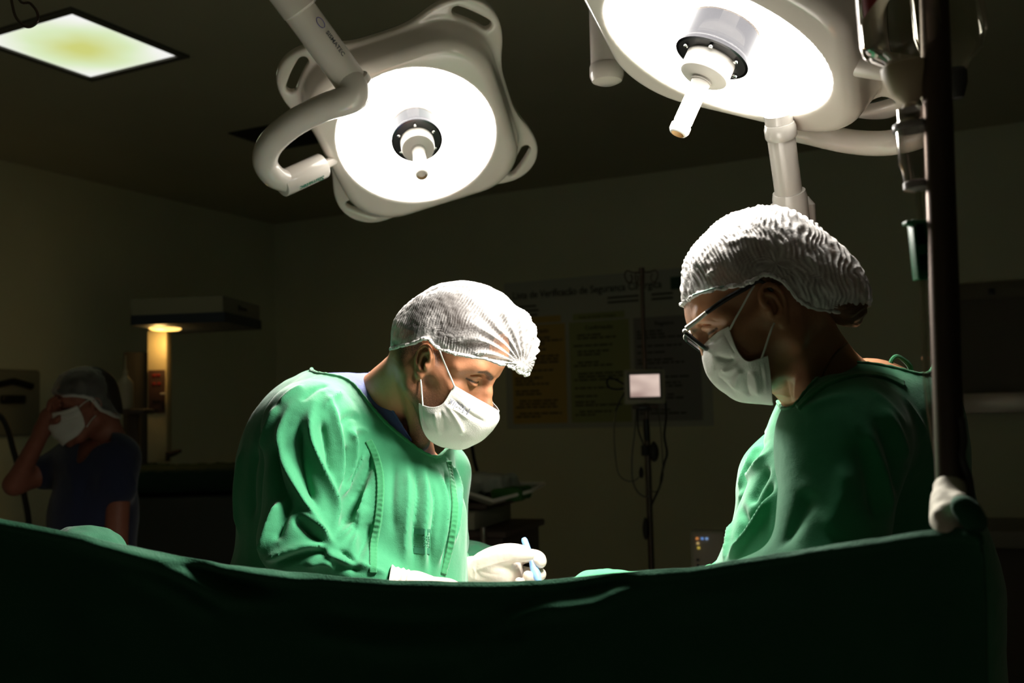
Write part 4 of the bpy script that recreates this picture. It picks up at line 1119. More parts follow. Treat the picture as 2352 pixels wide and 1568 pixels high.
# near hand, mostly below the drape edge: wrist, back of hand, fingers reaching to the right
lo_ = np.array([P(880, 1400, 1.6).x, 1.54, P(900, 1470, 1.62).z]); F = Field(lo_, np.array([P(1240, 1300, 1.7).x, 1.70, P(900, 1280, 1.62).z]), .0015)
F.cap(P(905, 1354, 1.62), P(950, 1352, 1.62), .025, .024, 0)
F.cap(P(950, 1354, 1.62), P(1020, 1368, 1.62), .025, .027, .02)
F.ell(P(1020, 1368, 1.625), (.042, .038, .018), k=.02)
for k_, (dy, dx, dz) in enumerate(((-.030, 0, 6), (-.010, 12, 2), (.012, 14, 0), (.032, 4, 0))):
    finger(F, [(1045, 1372+dz, 1.62+dy), (1095+dx, 1372+dz, 1.62+dy*1.05), (1130+dx, 1392+dz, 1.62+dy), (1140+dx, 1415+dz, 1.625+dy*.9)], [.0115, .0105, .0098, .0085], .006)
finger(F, [(985, 1375, 1.60), (1030, 1398, 1.575), (1075, 1408, 1.580), (1100, 1412, 1.59)], [.014, .012, .0105, .009], .01)
v, f = F.mesh(); v = relax(v, f, 1, .4); gl2 = obj('surgical_glove', v, f, M['glove'], man)
cuff(P(898, 1350, 1.62), P(960, 1353, 1.62), .0335, .0262, 'glove_cuff', gl2, 2.2, flare=.003)
# scalpel
top, tip = P(1203, 1236, 1.835), P(1238, 1336, 1.792)
d_ = (tip-top).normalized(); tip2 = tip + d_*.02
sca = empty('scalpel', top, 'slim pale blue plastic scalpel held upright in the far gloved hand', 'scalpel')
blue = mat('pale blue plastic', (.22, .42, .82), .3)
MB().tube([top, top + d_*.004, top + d_*.030, top + d_*.046, top + d_*.058, top + d_*.075, tip - d_*.001], [.0042, .0058, .0062, .0050, .0075, .0080, .0052], 20).build('grip', blue, sca)
MB().box(tip + d_*.012, (.0006, .006, .026), Vector((0, 0, 1)).rotation_difference(d_).to_matrix(), .0002).build('blade', M['chrome'], sca)
# ---------------------------------------------------------------- woman in glasses
wom = empty('person', (P(1900, 1500, 1.40).x, 1.40, 0), 'woman in glasses, bouffant cap and green gown bent to the left, seen from her side', 'person')
HW = Head(1750, 715, 1.327, 170, 33, scale=.95)
F = Field((-.22, -.105, -.21), (.14, .105, .16), .0016)
head_field(F, ear_tilt=6, full=.005, ear_dx=.004, ear_dz=-.006)
nb = HW.l([list(P(1912, 905, 1.40))])[0]
F.cap((-.030, 0, -.020), nb*.55, .052, .056, .03); F.cap(nb*.5, nb*1.15, .056, .072, .03)
F.ell((.050, 0, -.098), (.032, .034, .020), k=.03)
F.cap((.0, 0, -.075), nb*.6 + np.array((.02, 0, -.03)), .03, .04, .03)
for s in (-1, 1): F.cap((-.028, s*.047, -.02), nb*.85 + np.array((.045, s*-.01, -.02)), .012, .012, .014)
v, f = F.mesh(); v = relax(v, f, 1, .4)
kx = sstep(v[:, 0], -.01, .045); lowz = v[:, 2] < .012
v[:, 2] = np.where(lowz, .012 + (v[:, 2]-.012)*(1-.24*kx), v[:, 2]); kf = sstep(v[:, 2], .034, .085)*sstep(v[:, 0], .0, .03); v[:, 0] *= 1-.17*kf; v[:, 0] = np.where(v[:, 0] > .098, .098 + (v[:, 0]-.098)*.28, v[:, 0])
v = HW.l(sculpt(HW.w(v), f, [([(1808, 870), (1812, 900), (1818, 922)], -4, 5), ([(1830, 860), (1824, 890), (1826, 920)], 3, 4), ([(1770, 900), (1800, 905), (1815, 915)], 2, 6),
                             ([(1660, 746), (1690, 790), (1722, 815)], -1.0, 5), ([(1632, 730), (1645, 738), (1655, 735)], -.8, 1.5)]))
x, y, z = v.T; st = face_marks(v, .0011, .0016, .5)
nape = sstep(-x, .03, .06)*sstep(z + .5*(x+.05), -.04, -.01); st = np.maximum(st, nape*.9)
M['skin_wom'] = skin('olive skin', (.46, .235, .125), rough=.45)
Wv, Wf, Wst = v, f, st
# cap
co = [(1567, 632), (1575, 600), (1594, 565), (1630, 526), (1669, 500), (1728, 480), (1776, 480), (1819, 491), (1864, 517), (1906, 550), (1945, 580), (1971, 612), (1989, 642), (2003, 672), (2000, 700), (1960, 722), (1900, 740), (1800, 760), (1700, 760), (1610, 735), (1570, 695)]
rm = [(1560, 700, 0), (1574, 694, .02), (1588, 683, .045), (1625, 668, .070), (1682, 659), (1722, 650), (1752, 632), (1782, 640), (1806, 658), (1830, 684), (1851, 698), (1884, 708), (1919, 712, .06), (1960, 716, .03), (2006, 704, 0)]
v, f, s_ = capmesh(HW, co, 0.0, (1770, 625), .090, rm, .078, .62)
v, f = clip(v, f, s_); v, f = subdivide(v, f, 1)
N = vnormals(v, f)
# wrinkled rows run round the skull; deeper ruching over the bun at the back
ab = sstep(-v[:, 0], -.02, .10); w1 = noise3(v, 45, 3); w2 = noise3(v*np.array((1, .5, 1)), 22, 1)
rows = np.sin(v[:, 0]*760 + v[:, 2]*330 + 6*w2 + 5.5*w1 + 3*noise3(v*np.array((1, .4, .5)), 95, 21)); fine = np.sin(v[:, 0]*1150 + v[:, 2]*200 + 3*noise3(v, 70, 8) + 3*w2)
brk = .5 + .5*noise3(v*np.array((.6, 1, 1.6)), 60, 12)
d1, t1 = dist_poly(v, [tuple(p3(HW, a, b, .075)) for a, b in ((1590, 640), (1660, 618), (1720, 612), (1790, 628))])
d2, t2 = dist_poly(v, [tuple(p3(HW, a, b, .085)) for a, b in ((1640, 560), (1710, 545), (1800, 560), (1880, 610))])
amp = ab*.0016*rows*(.1+1.1*brk) + ab*.0016*noise3(v*np.array((1.6, .5, .5)), 120, 31) + (.3+.7*(1-ab))*.0007*fine + .0012*noise3(v, 110, 4) + .0030*noise3(v, 26, 6) + .003*np.exp(-(d1/.004)**2) + .002*np.exp(-(d2/.005)**2)
v = v + N*amp[:, None]
dense = .38 + .18*ab + .30*np.clip(rows*ab, -.6, 1) + .2*fine*(1-ab) + .22*noise3(v, 35, 2) + .16*noise3(v, 130, 7) + .5*np.exp(-(d1/.004)**2) + .5*sstep(v[:, 2], .06, .13)
bp = v[boundary(f)[0]]; dd, _ = dist_poly(v, bp[::4]); dense += .35*(1-sstep(dd, .003, .014))
me = mesh_from(HW.w(v), f); set_attr(me, 'dense', dense)
M['cap2'] = capmat('bouffant non-woven', .30, 1.0)
capw = link('surgical_cap', me, M['cap2'], wom); hem(HW, bp, .0028, 'elastic_hem', M['cap_hem'], capw, .0022, 3, 5)
MB().tube([Vector(p) for p in HW.w([p3(HW, a, b, .0815) for a, b in ((1590, 678), (1640, 662), (1700, 651), (1735, 640))])], .0011, 6, smooth=6).build('green_elastic', mat('green elastic', (.20, .34, .28), .7), capw)
# hair gathered into a low bun inside the cap, its end showing below
ho = [(1578, 650), (1588, 605), (1606, 572), (1640, 540), (1680, 514), (1730, 495), (1776, 494), (1815, 504), (1858, 530), (1898, 562), (1935, 592), (1960, 622), (1978, 652), (1991, 682), (1990, 715), (1968, 750), (1930, 742), (1880, 715), (1800, 700), (1700, 690), (1610, 690)]
ho = [HW.px(a, b, 0) for a, b in ho]; c_ = HW.px(1775, 622, 0); v, f = inflate([(p.x, p.z) for p in ho], (c_.x, c_.z), .080, 200, 80, .8)
hr = [HW.px(a, b, .078) for a, b in ((1575, 640), (1640, 636), (1725, 636), (1790, 650), (1830, 700), (1860, 722), (1920, 745), (1990, 775))]
hr = sorted((p.x, p.z) for p in hr); s_ = v[:, 2] - np.interp(v[:, 0], [p[0] for p in hr], [p[1] for p in hr]); v, f = clip(v, f, s_); q = v.copy()
v = v + vnormals(v, f)*(.0010*np.sin(q[:, 2]*900 + 6*noise3(q, 18)) + .001*noise3(q, 120))[:, None]
hairw = obj('hair', HW.w(v), f, M['hair_brown'], wom)
# mask
mw = [
    [p3(HW, 1674, 749, .066), p3(HW, 1683, 777, .069), p3(HW, 1697, 808, .071), p3(HW, 1716, 828, .072), p3(HW, 1740, 824, .072), p3(HW, 1764, 816, .071)],
    [p3(HW, 1652, 760, .052), p3(HW, 1662, 792, .058), p3(HW, 1682, 824, .060), p3(HW, 1710, 848, .062), p3(HW, 1742, 856, .063), p3(HW, 1770, 858, .062)],
    [p3(HW, 1632, 776, .034), p3(HW, 1640, 812, .040), p3(HW, 1660, 845, .043), p3(HW, 1694, 875, .045), p3(HW, 1732, 892, .048), p3(HW, 1773, 898, .050)],
    [p3(HW, 1619, 789, .014), p3(HW, 1623, 826, .018), p3(HW, 1640, 862, .020), p3(HW, 1672, 893, .022), p3(HW, 1716, 912, .026), p3(HW, 1775, 921, .030)],
    [p3(HW, 1612, 798, 0), p3(HW, 1614, 832, 0), p3(HW, 1629, 868, 0), p3(HW, 1658, 898, 0), p3(HW, 1700, 922, 0), p3(HW, 1776, 929, 0)]]
plw = [([(1708, 845), (1692, 870), (1690, 895)], 3.2, 5), ([(1718, 850), (1714, 880), (1722, 912)], -3.0, 4), ([(1700, 835), (1680, 850), (1655, 852)], 1.8, 4),
       ([(1690, 822), (1668, 826), (1640, 815)], -2.0, 4), ([(1730, 850), (1738, 880), (1740, 910)], 2.2, 5), ([(1650, 862), (1668, 880), (1690, 905)], -1.2, 5),
       ([(1753, 830), (1759, 870), (1764, 920)], .6, 1.2), ([(1746, 832), (1752, 872), (1757, 920)], -.5, 1.2), ([(1664, 765), (1676, 792), (1690, 812)], -.6, 1.3), ([(1625, 800), (1645, 785), (1665, 768)], .9, 2)]
mask_w, mv, mf, _, _ = mask(HW, mw, 'face_mask', wom, plw, 1.5)
loop(HW, [(1676, 757, .068), (1690, 730, .073), (1707, 700, .077), (1722, 672, .080), (1732, 656, .078)], 'ear_loop', mask_w)
loop(HW, [(1749, 823, .073), (1757, 800, .075), (1765, 775, .077), (1772, 755, .079), (1778, 742, .076)], 'ear_loop', mask_w)
# glasses
gls = empty('eyeglasses', tuple(P(1600, 770, 1.30)), None, None); gls.parent = wom; gls.matrix_parent_inverse = world_of(wom).inverted()
Tp = HW.px(1576, 757, .066); Bp = HW.px(1624, 800, .036)
ex = Vector((0, -1, 0)); dn_ = Vector((Bp.x-Tp.x, 0, Bp.z-Tp.z)); hh = dn_.length; dn_.normalize()
tops, bots, lens = MB(), MB(), MB()
def lp(y, t, b=0): return HW.M @ (Vector((Tp.x, 0, Tp.z)) + dn_*(t*hh) + Vector((0, y, 0)) + dn_.cross(Vector((0, 1, 0)))*b)
for s in (1, -1):
    ring = [(.0645, .06), (.066, .30), (.0620, .70), (.052, .96), (.036, 1.0), (.022, .92), (.014, .60), (.012, .22), (.016, .04), (.04, .0)]
    rp_ = cr([(y*s, t) for y, t in ring], 6, closed=True)
    bots.tube([lp(y, t, .004*(abs(y)/.066)**2) for y, t in rp_], .0026, 8, closed=True)
    tops.tube([lp(s*y, t, -.001+.004*(abs(y)/.066)**2) for y, t in ((.013, .10), (.020, .03), (.040, -.01), (.058, -.02), (.068, .02))], [.0018, .0026, .0028, .0030, .0028], 10, smooth=5)
    n_ = len(rp_); lens.add([lp(y, t, .004*(abs(y)/.066)**2) for y, t in rp_], [tuple(range(n_))])
bots.tube([lp(.013, .28), lp(.0, .18, -.003), lp(-.013, .28)], .0016, 8, smooth=4)
bots.build('rims', M['black'], gls); tops.build('brow_bar', M['plastic_w'], gls)
g, nt, b, L = newmat('spectacle lens'); tr = nt.nodes.new('ShaderNodeBsdfTransparent'); gl_ = nt.nodes.new('ShaderNodeBsdfGlossy'); gl_.inputs[1].default_value = .02
mx = nt.nodes.new('ShaderNodeMixShader'); mx.inputs[0].default_value = .07; L.new(tr.outputs[0], mx.inputs[1]); L.new(gl_.outputs[0], mx.inputs[2]); L.new(mx.outputs[0], nt.nodes['Material Output'].inputs[0])
lens.build('lens', g, gls, smooth=False)
for s in (1, -1):
    pts = [Vector(p3(HW, 1576, 754, .0675)), Vector(p3(HW, 1600, 736, .072)), Vector(p3(HW, 1622, 718, .0745))]
    pts2 = [Vector(p3(HW, 1622, 718, .0745)), Vector(p3(HW, 1670, 685, .078)), Vector(p3(HW, 1712, 662, .0795)), Vector(p3(HW, 1745, 645, .0790)), Vector(p3(HW, 1775, 668, .074))]
    for q in (pts, pts2):
        for p in q: p.y *= s
    MB().tube([HW.M @ p for p in pts], [.0032, .0032, .0030], 10).build('temple_front', M['plastic_w'], gls)
    MB().tube([HW.M @ p for p in pts2], [.0030, .0036, .0032, .0028, .0022], 10, smooth=4).build('temple', M['black'], gls)

# body, gown
def wom_form(F, g):
    F.cap(P(2010, 980, 1.46), P(2030, 1350, 1.48), .105+g, .125+g, 0)
    F.ell(P(2000, 990, 1.44), (.100+g, .12+g, .095+g), k=.04)
    F.cap(P(1905, 1080, 1.42), P(1850, 1350, 1.42), .085+g, .115+g, .05)
    F.cap(P(1925, 965, 1.42), P(1980, 930, 1.44), .055+g, .070+g, .04)
    F.cap(P(2000, 955, 1.38), P(1935, 1010, 1.28), .055+g, .062+g, .05)
    F.cap(P(1935, 1015, 1.27), P(1900, 1330, 1.22), .062+g, .050+g, .04)
    F.cap(P(1900, 1340, 1.22), P(1630, 1400, 1.28), .046+g, .034+g, .03)
    F.cap(P(1905, 1000, 1.56), P(1800, 1100, 1.62), .055+g, .050+g, .04)
    F.cap(P(1800, 1100, 1.62), P(1735, 1330, 1.64), .050+g, .042+g, .04)
    F.cap(P(1735, 1345, 1.63), P(1560, 1400, 1.60), .040+g, .032+g, .03)
F2 = Field((.15, 1.05, .0), (.80, 1.85, 1.50), .0075)
wom_form(F2, -.014)
hipw = P(2030, 1350, 1.48)
for s in (-1, 1):
    kn = Vector((hipw.x-.03, hipw.y+s*.10, .50)); an = Vector((kn.x+.02, kn.y, .10))
    F2.cap(hipw + Vector((0, s*.07, -.02)), kn, .085, .062, .04); F2.cap(kn, an, .062, .040, .03); F2.cap(an, an + Vector((0, 0, -.04)), .045, .04, .02)
    F2.cap(an + Vector((.04, 0, -.055)), an + Vector((-.15, 0, -.06)), .036, .032, .03)
Bv, Bf = F2.mesh(); Bv = relax(Bv, Bf, 2); wv_ = HW.w(Wv)
me = mesh_from(np.vstack([wv_, Bv]), np.vstack([Wf, Bf + len(wv_)])); set_attr(me, 'stubble', np.r_[Wst, np.zeros(len(Bv))])
wbody = link('body', me, M['skin_wom'], wom)
for s in (-1, 1):
    an = Vector((hipw.x-.01, hipw.y+s*.10, .10)); F3 = Field(tuple(an + Vector((-.24, -.08, -.11))), tuple(an + Vector((.12, .08, .06))), .006)
    F3.cap(an + Vector((.04, 0, -.052)), an + Vector((-.15, 0, -.055)), .045, .040, .02); F3.cap(an, an + Vector((.02, 0, -.04)), .05, .05, .03)
    F3.box(an + Vector((-.06, 0, -.15)), (.3, .2, .055), rad=0, k=0, mode='sub'); a_, b_ = F3.mesh(); obj('shoe', a_, b_, M['rubber'], wom)
F5 = Field((.12, 1.02, .40), (.84, 1.88, 1.52), .0042); wom_form(F5, .014)
F5.cap(P(1985, 885, 1.42), P(2050, 900, 1.44), .040, .045, .03)
F5.cap(hipw, (hipw.x-.035, hipw.y, .46), .155, .195, .05)
gv, gf = F5.mesh(); gv = relax(gv, gf, 3); gv, gf = clip(gv, gf, gv[:, 2] - .48)
gv, gf = neckhole(gv, gf, [(1827, 928), (1850, 896), (1880, 866), (1915, 845), (1955, 834), (2000, 834), (2050, 840), (2140, 850), (2140, 700), (1950, 700), (1780, 800), (1790, 925), (1815, 935)])
gv, gf = keep_big(gv, gf)
WS = [([(1881, 937), (1810, 987), (1760, 1044), (1721, 1101), (1696, 1151)], 7, 6), ([(1824, 934), (1774, 980), (1739, 1030), (1710, 1087), (1699, 1130)], 6, 5),
      ([(1850, 950), (1792, 985), (1750, 1035), (1714, 1095)], -6, 6), ([(1840, 1000), (1790, 1040), (1745, 1100), (1715, 1160)], -8, 9),
      ([(1817, 1030), (1806, 1084), (1774, 1137), (1739, 1198), (1710, 1241), (1667, 1291)], 9, 7), ([(1800, 1030), (1785, 1085), (1750, 1140), (1712, 1200), (1685, 1240)], -9, 10),
      ([(1678, 1130), (1686, 1173), (1672, 1226), (1664, 1294)], 5, 4), ([(1700, 1160), (1705, 1200), (1690, 1250)], -7, 7), ([(1655, 1180), (1650, 1230), (1640, 1300)], -4, 4),
      ([(2020, 930), (2062, 994), (2085, 1066), (2095, 1173)], 5, 10), ([(1985, 970), (2014, 1040), (2036, 1110), (2050, 1200)], 5, 10), ([(2010, 960), (2042, 1030), (2060, 1100), (2070, 1200)], -6, 9),
      ([(1970, 1000), (1995, 1080), (2015, 1200)], -6, 11), ([(1940, 1060), (1930, 1150), (1890, 1230)], 5, 14), ([(1955, 880), (1962, 960), (1968, 1040)], 1.2, 2.5),
      ([(1830, 945), (1880, 925), (1950, 905)], 2.5, 6), ([(1860, 1120), (1830, 1190), (1780, 1260)], -6, 14), ([(2060, 900), (2100, 950), (2130, 1010)], 4, 8), ([(1990, 890), (2040, 930), (2090, 990)], 2.5, 8)]
gv = sculpt(gv, gf, [(a, b, c*.9) for a, b, c in WS], 1.6); gv = relax(gv, tris(gf), 1, .4)
N = vnormals(gv, gf); gv = gv + N*(.0020*noise3(gv, 16, 3) + .0007*noise3(gv, 55, 5))[:, None]
gw = obj('surgical_gown', gv, gf, M['gown'], wom); thicken(gw, .0016)
bvw = BVHTree.FromPolygons([Vector(p) for p in gv], [tuple(map(int, q)) for q in gf])
binding(gv, gf, .0026, 'neckline_binding', M['gown_hem'], gw, 2, pick=lambda c: c[2] > 1.0)
ribbon([(1668, 1150), (1655, 1195), (1642, 1235), (1632, 1270), (1626, 1305)], bvw, .010, 'front_placket', M['gown_hem'], gw)
ribbon([(1834, 938), (1872, 900), (1915, 876), (1970, 862), (2030, 866), (2075, 884)], bvw, .011, 'collar_band', M['gown_hem'], gw, lift=.003, stitch=.0004)
# ties knotted behind the neck
Yt = 1.43
MB().tube([P(2062, 868, Yt), P(2046, 836, Yt-.01), P(2060, 818, Yt-.01), (P(2088, 838, Yt)), P(2094, 866, Yt)], [.0028, .0035, .003, .0040, .003], 8, smooth=6).build('neck_tie', M['gown_hem'], gw)
MB().tube([P(2085, 872, Yt), P(2110, 884, Yt-.01), P(2136, 910, Yt), P(2150, 945, Yt+.01)], [.005, .0065, .005, .003], 8, smooth=6).build('neck_tie', M['gown_hem'], gw)
MB().tube([P(2082, 880, Yt-.01), P(2105, 905, Yt-.02), P(2128, 935, Yt-.01)], [.005, .004, .003], 8, smooth=6).build('neck_tie', M['gown_hem'], gw)
# thin chain on the neck
bvb = BVHTree.FromPolygons([Vector(p) for p in HW.w(Wv)], [tuple(map(int, q)) for q in Wf]); cp = []
for x_, y_ in cr([(1976, 770), (1945, 788), (1915, 815), (1895, 845), (1885, 868)], 8):
    h, n, _, _ = bvb.ray_cast(CAM, ray(x_, y_))
    if h is not None: cp.append(h + n*.0008)
nk = MB().tube(cp, [.0011 + .0005*(i % 2) for i in range(len(cp))], 6).build('necklace', mat('dull gold', (.20, .11, .05), .4, metal=1), wom)
# gloves resting out of sight at the table
for a_, b_, r_ in (((1630, 1400, 1.28), (1560, 1415, 1.30), .03), ((1560, 1400, 1.60), (1490, 1410, 1.60), .028)):
    pa_, pb_ = P(*a_), P(*b_); d_ = (pb_-pa_).normalized(); F = Field(tuple(np.minimum(pa_, pb_) - .10), tuple(np.maximum(pa_, pb_) + .10), .0022)
    F.cap(pa_, pb_, r_, r_*.95, 0); F.ell(pb_ + d_*.03, (.045, .036, .016), k=.02)
    sdv = d_.cross(Z).normalized()
    for k in range(4):
        o = sdv*(k-1.5)*.018; F.tube([pb_+d_*.05+o, pb_+d_*.082+o*1.1-Z*.002*k, pb_+d_*(.098-.004*abs(k-1.3))+o*1.05-Z*.018], [.0105, .0098, .0085], k=.004)
    F.tube([pb_+sdv*-.025, pb_+d_*.03-sdv*.045-Z*.01, pb_+d_*.055-sdv*.048-Z*.015], [.013, .0115, .0095], k=.01)
    v, f = F.mesh(); obj('surgical_glove', relax(v, f, 1), f, M['glove'], wom)
# ---------------------------------------------------------------- screen drape in the foreground, table
edge = [(-260, 1130, 1.06), (0, 1190, 1.08), (150, 1218, 1.09), (300, 1252, 1.10), (500, 1292, 1.11), (700, 1316, 1.12), (900, 1331, 1.12), (1100, 1336, 1.12), (1250, 1331, 1.12), (1400, 1316, 1.10), (1600, 1300, 1.06), (1800, 1268, 1.0), (2000, 1238, .93), (2180, 1214, .87), (2250, 1222, .845), (2262, 1245, .84)]
ep = cr([tuple(P(*q)) for q in edge], 14)
nE, nS = len(ep), 110
tt = np.linspace(0, 1, nE)
seg = np.r_[0, np.cumsum(np.linalg.norm(np.diff(ep, axis=0), axis=1))]
G = np.zeros((nE, nS, 3)); Ld = .92
sd = np.gradient(ep, axis=0); sd[:, 2] = 0; sd /= np.linalg.norm(sd, axis=1)[:, None]; nrm = np.stack([sd[:, 1], -sd[:, 0], np.zeros(nE)], 1)   # toward the camera
for j in range(nS):
    s = (j/(nS-1))**1.5; dpt = s*Ld; q = ep.copy()
    q[:, 2] -= dpt; q = q + nrm*(.012 + .05*s + .008*np.sin(dpt*9))[..., None] if False else q + nrm*(.05*s)
    G[:, j] = q
X_ = seg[:, None]*np.ones((1, nS)); D_ = ep[:, 2][:, None] - G[:, :, 2]
g3 = np.stack([X_.ravel(), D_.ravel(), np.zeros(X_.size)], 1)
def crest(path, amp, wid):                                # fold crest on the cloth: (along px at the edge, mm below edge)
    pts = cr([(np.interp(x, [e[0] for e in edge], np.interp(np.linspace(0, 1, len(edge)), tt, seg)), d*.001) for x, d in path], 6)
    P2 = np.stack([X_.ravel(), D_.ravel(), 0*X_.ravel()], 1); d, t = dist_poly(P2, np.c_[pts, np.zeros(len(pts))])
    tp = np.clip(np.minimum(t, 1-t)/.3, 0, 1); return (amp*.001*np.exp(-(d/(wid*.001))**2)*tp*tp*(3-2*tp)).reshape(X_.shape)
disp = np.zeros_like(X_)
for c in (([(60, 6), (200, 6), (330, 10), (430, 18), (520, 34), (600, 32), (680, 34)], 16, 9), ([(380, 10), (480, 14), (560, 20), (640, 18)], -9, 8), ([(250, 20), (380, 34), (470, 50), (520, 56)], 8, 10),
          ([(420, 2), (520, 4), (640, 8), (760, 10)], 7, 6), ([(640, 60), (760, 66), (900, 72), (1100, 66), (1300, 52)], 8, 12), ([(700, 40), (820, 46), (1000, 44), (1180, 36)], -8, 10),
          ([(1060, 60), (1160, 42), (1260, 30), (1380, 28), (1440, 20), (1600, 12)], 14, 10), ([(1060, 100), (1130, 78), (1200, 52)], 9, 10), ([(1300, 18), (1380, 12), (1500, 6)], -7, 6),
          ([(1250, 36), (1320, 34), (1410, 36)], 6, 7), ([(1500, 30), (1700, 30), (1900, 20)], 5, 14), ([(100, 30), (160, 200), (180, 500)], 10, 30), ([(900, 90), (880, 250), (900, 500)], 8, 40),
          ([(1800, 30), (1780, 220), (1800, 500)], 9, 30), ([(2100, 30), (2120, 220), (2110, 500)], 8, 20), ([(1200, 100), (1250, 260), (1240, 500)], 8, 36)):
    disp += .75*crest(*c)
disp += (.004*noise3(g3, 9, 2) + .002*noise3(g3, 30, 4)).reshape(X_.shape)*np.clip(D_/.03, 0, 1)
disp += .004*np.exp(-((D_-.006)/.004)**2) + .0012*np.exp(-((D_-.016)/.0015)**2)             # rolled hem
G += nrm[:, None, :]*disp[..., None]; G[:, :, 2] += (.0016*noise3(g3, 60, 8)).reshape(X_.shape)*np.exp(-D_/.01)
i, j = np.meshgrid(np.arange(nE-1), np.arange(nS-1), indexing='ij')
df = np.stack([i*nS+j, i*nS+j+1, (i+1)*nS+j+1, (i+1)*nS+j], -1).reshape(-1, 4)
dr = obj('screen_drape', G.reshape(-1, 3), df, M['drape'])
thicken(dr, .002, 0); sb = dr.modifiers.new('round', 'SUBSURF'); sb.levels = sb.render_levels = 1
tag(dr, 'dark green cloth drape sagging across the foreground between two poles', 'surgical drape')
# operating table with its sheet
tab = empty('operating_table', (.09, 1.62, 0), 'operating table under a green sheet behind the foreground drape', 'operating table')
tc_ = Vector((tab.location.x, 1.62, 0))
MB().box(tc_ + Z*.86, (.34, 1.1, .07), None, .02).build('table_top', M['steel'], tab); MB().box(tc_ + Z*.43, (.22, .4, .78), None, .03).build('column', M['steel'], tab); MB().box(tc_ + Z*.04, (.34, .8, .08), None, .02).build('base', M['steel'], tab)
n_, m_ = 70, 100; xs = np.linspace(-.42, .42, n_); ys = np.linspace(-.36, .62, m_); A_, B_ = np.meshgrid(xs, ys, indexing='ij')
q3 = np.stack([A_.ravel(), B_.ravel(), 0*A_.ravel()], 1)
h_ = .985 - .12*(np.clip(np.abs(A_)/.17, 0, 3))**2.4*(1) + .008*noise3(q3, 9, 1).reshape(A_.shape) + .004*noise3(q3, 25, 2).reshape(A_.shape)
h_ = np.maximum(h_, .35 + .02*noise3(q3, 8, 4).reshape(A_.shape)); lim = np.sign(A_)*np.minimum(np.abs(A_), .185 + .006*np.sin(B_*24))
SV = np.stack([lim + tc_.x, B_ + tc_.y, h_], -1); i, j = np.meshgrid(np.arange(n_-1), np.arange(m_-1), indexing='ij')
sh = obj('surgical_sheet', SV.reshape(-1, 3), np.stack([i*m_+j, (i+1)*m_+j, (i+1)*m_+j+1, i*m_+j+1], -1).reshape(-1, 4), M['gown']); thicken(sh, .002, 0)
tag(sh, 'green sheet spread over the operating table, hidden behind the foreground drape', 'surgical sheet')
# loose cloths, their stands, and an unseen white pad added for bounce light
def blob(name, px, py, Y, r, m, label, cat, seed=1, parent=None, flat=None):
    F = Field(np.array(P(px, py, Y)) - np.array(r)*1.3, np.array(P(px, py, Y)) + np.array(r)*1.3, max(r)/28)
    F.ell(P(px, py, Y), r, k=0); v, f = F.mesh(); v = relax(v, f, 2); q = v
    v = v + vnormals(v, f)*(.22*min(r)*noise3(q, 18, seed) + .10*min(r)*noise3(q, 45, seed+1))[:, None]
    return tag(obj(name, v, f, m), label, cat)
def mini_table(px, py, Y, drop, label, w=.30, d=.24):
    c = P(px, py, Y); zt = c.z - drop; t = empty('instrument_stand', (c.x, Y, 0), label, 'instrument stand')
    MB().box((c.x, Y, zt-.01), (w, d, .02), None, .004).build('shelf', M['steel'], t); MB().cyl((c.x, Y+d*.3, .04), (c.x, Y+d*.3, zt-.02), .014, n=16).build('post', M['steel'], t)
    MB().box((c.x, Y+d*.3, .02), (w*.9, .06, .04), None, .01).box((c.x, Y, .02), (.06, d*1.2, .04), None, .01).build('foot', M['steel'], t)
mini_table(1078, 1290, 2.35, .036, 'small steel instrument stand under the green folded cloth behind the raised glove')
mini_table(190, 1290, 1.6, .052, 'small steel instrument stand under the cloth bundle in front of the nurse', .26, .2)
blob('folded_cloth', 1078, 1290, 2.35, (.10, .09, .040), M['gown'], 'green folded cloth between the surgeon in front and the trolley, beside the raised glove', 'cloth', 3)
blob('green_bundle', 1408, 1352, 1.72, (.085, .07, .034), M['gown'], 'rumpled green cloth hump just above the drape edge below the monitor stand', 'cloth', 5)
blob('folded_cloth', 190, 1290, 1.6, (.065, .06, .055), M['drape'], 'green cloth bundle peeping over the drape in front of the standing nurse', 'cloth', 7)

gz = np.array([(a, b) for a in np.linspace(-.155, .155, 24) for b in np.linspace(-.30, .28, 34)]); q3 = np.c_[gz, np.zeros(len(gz))]  # unseen pad, added to throw neutral light up at masks and lamps
hz = .995 - .12*(np.abs(gz[:, 0])/.17)**2.4 + .004*noise3(q3, 14, 6) + .006; V_ = np.c_[gz[:, 0] + tc_.x, gz[:, 1] + tc_.y, hz]
F_ = np.array([(i*34+j, (i+1)*34+j, (i+1)*34+j+1, i*34+j+1) for i in range(23) for j in range(33)])
o = obj('bounce_pad', V_, F_, M['bounce_cloth']); thicken(o, .003, 0); tag(o, 'unseen white pad added on the green sheet to bounce light upward', 'bounce_cloth')
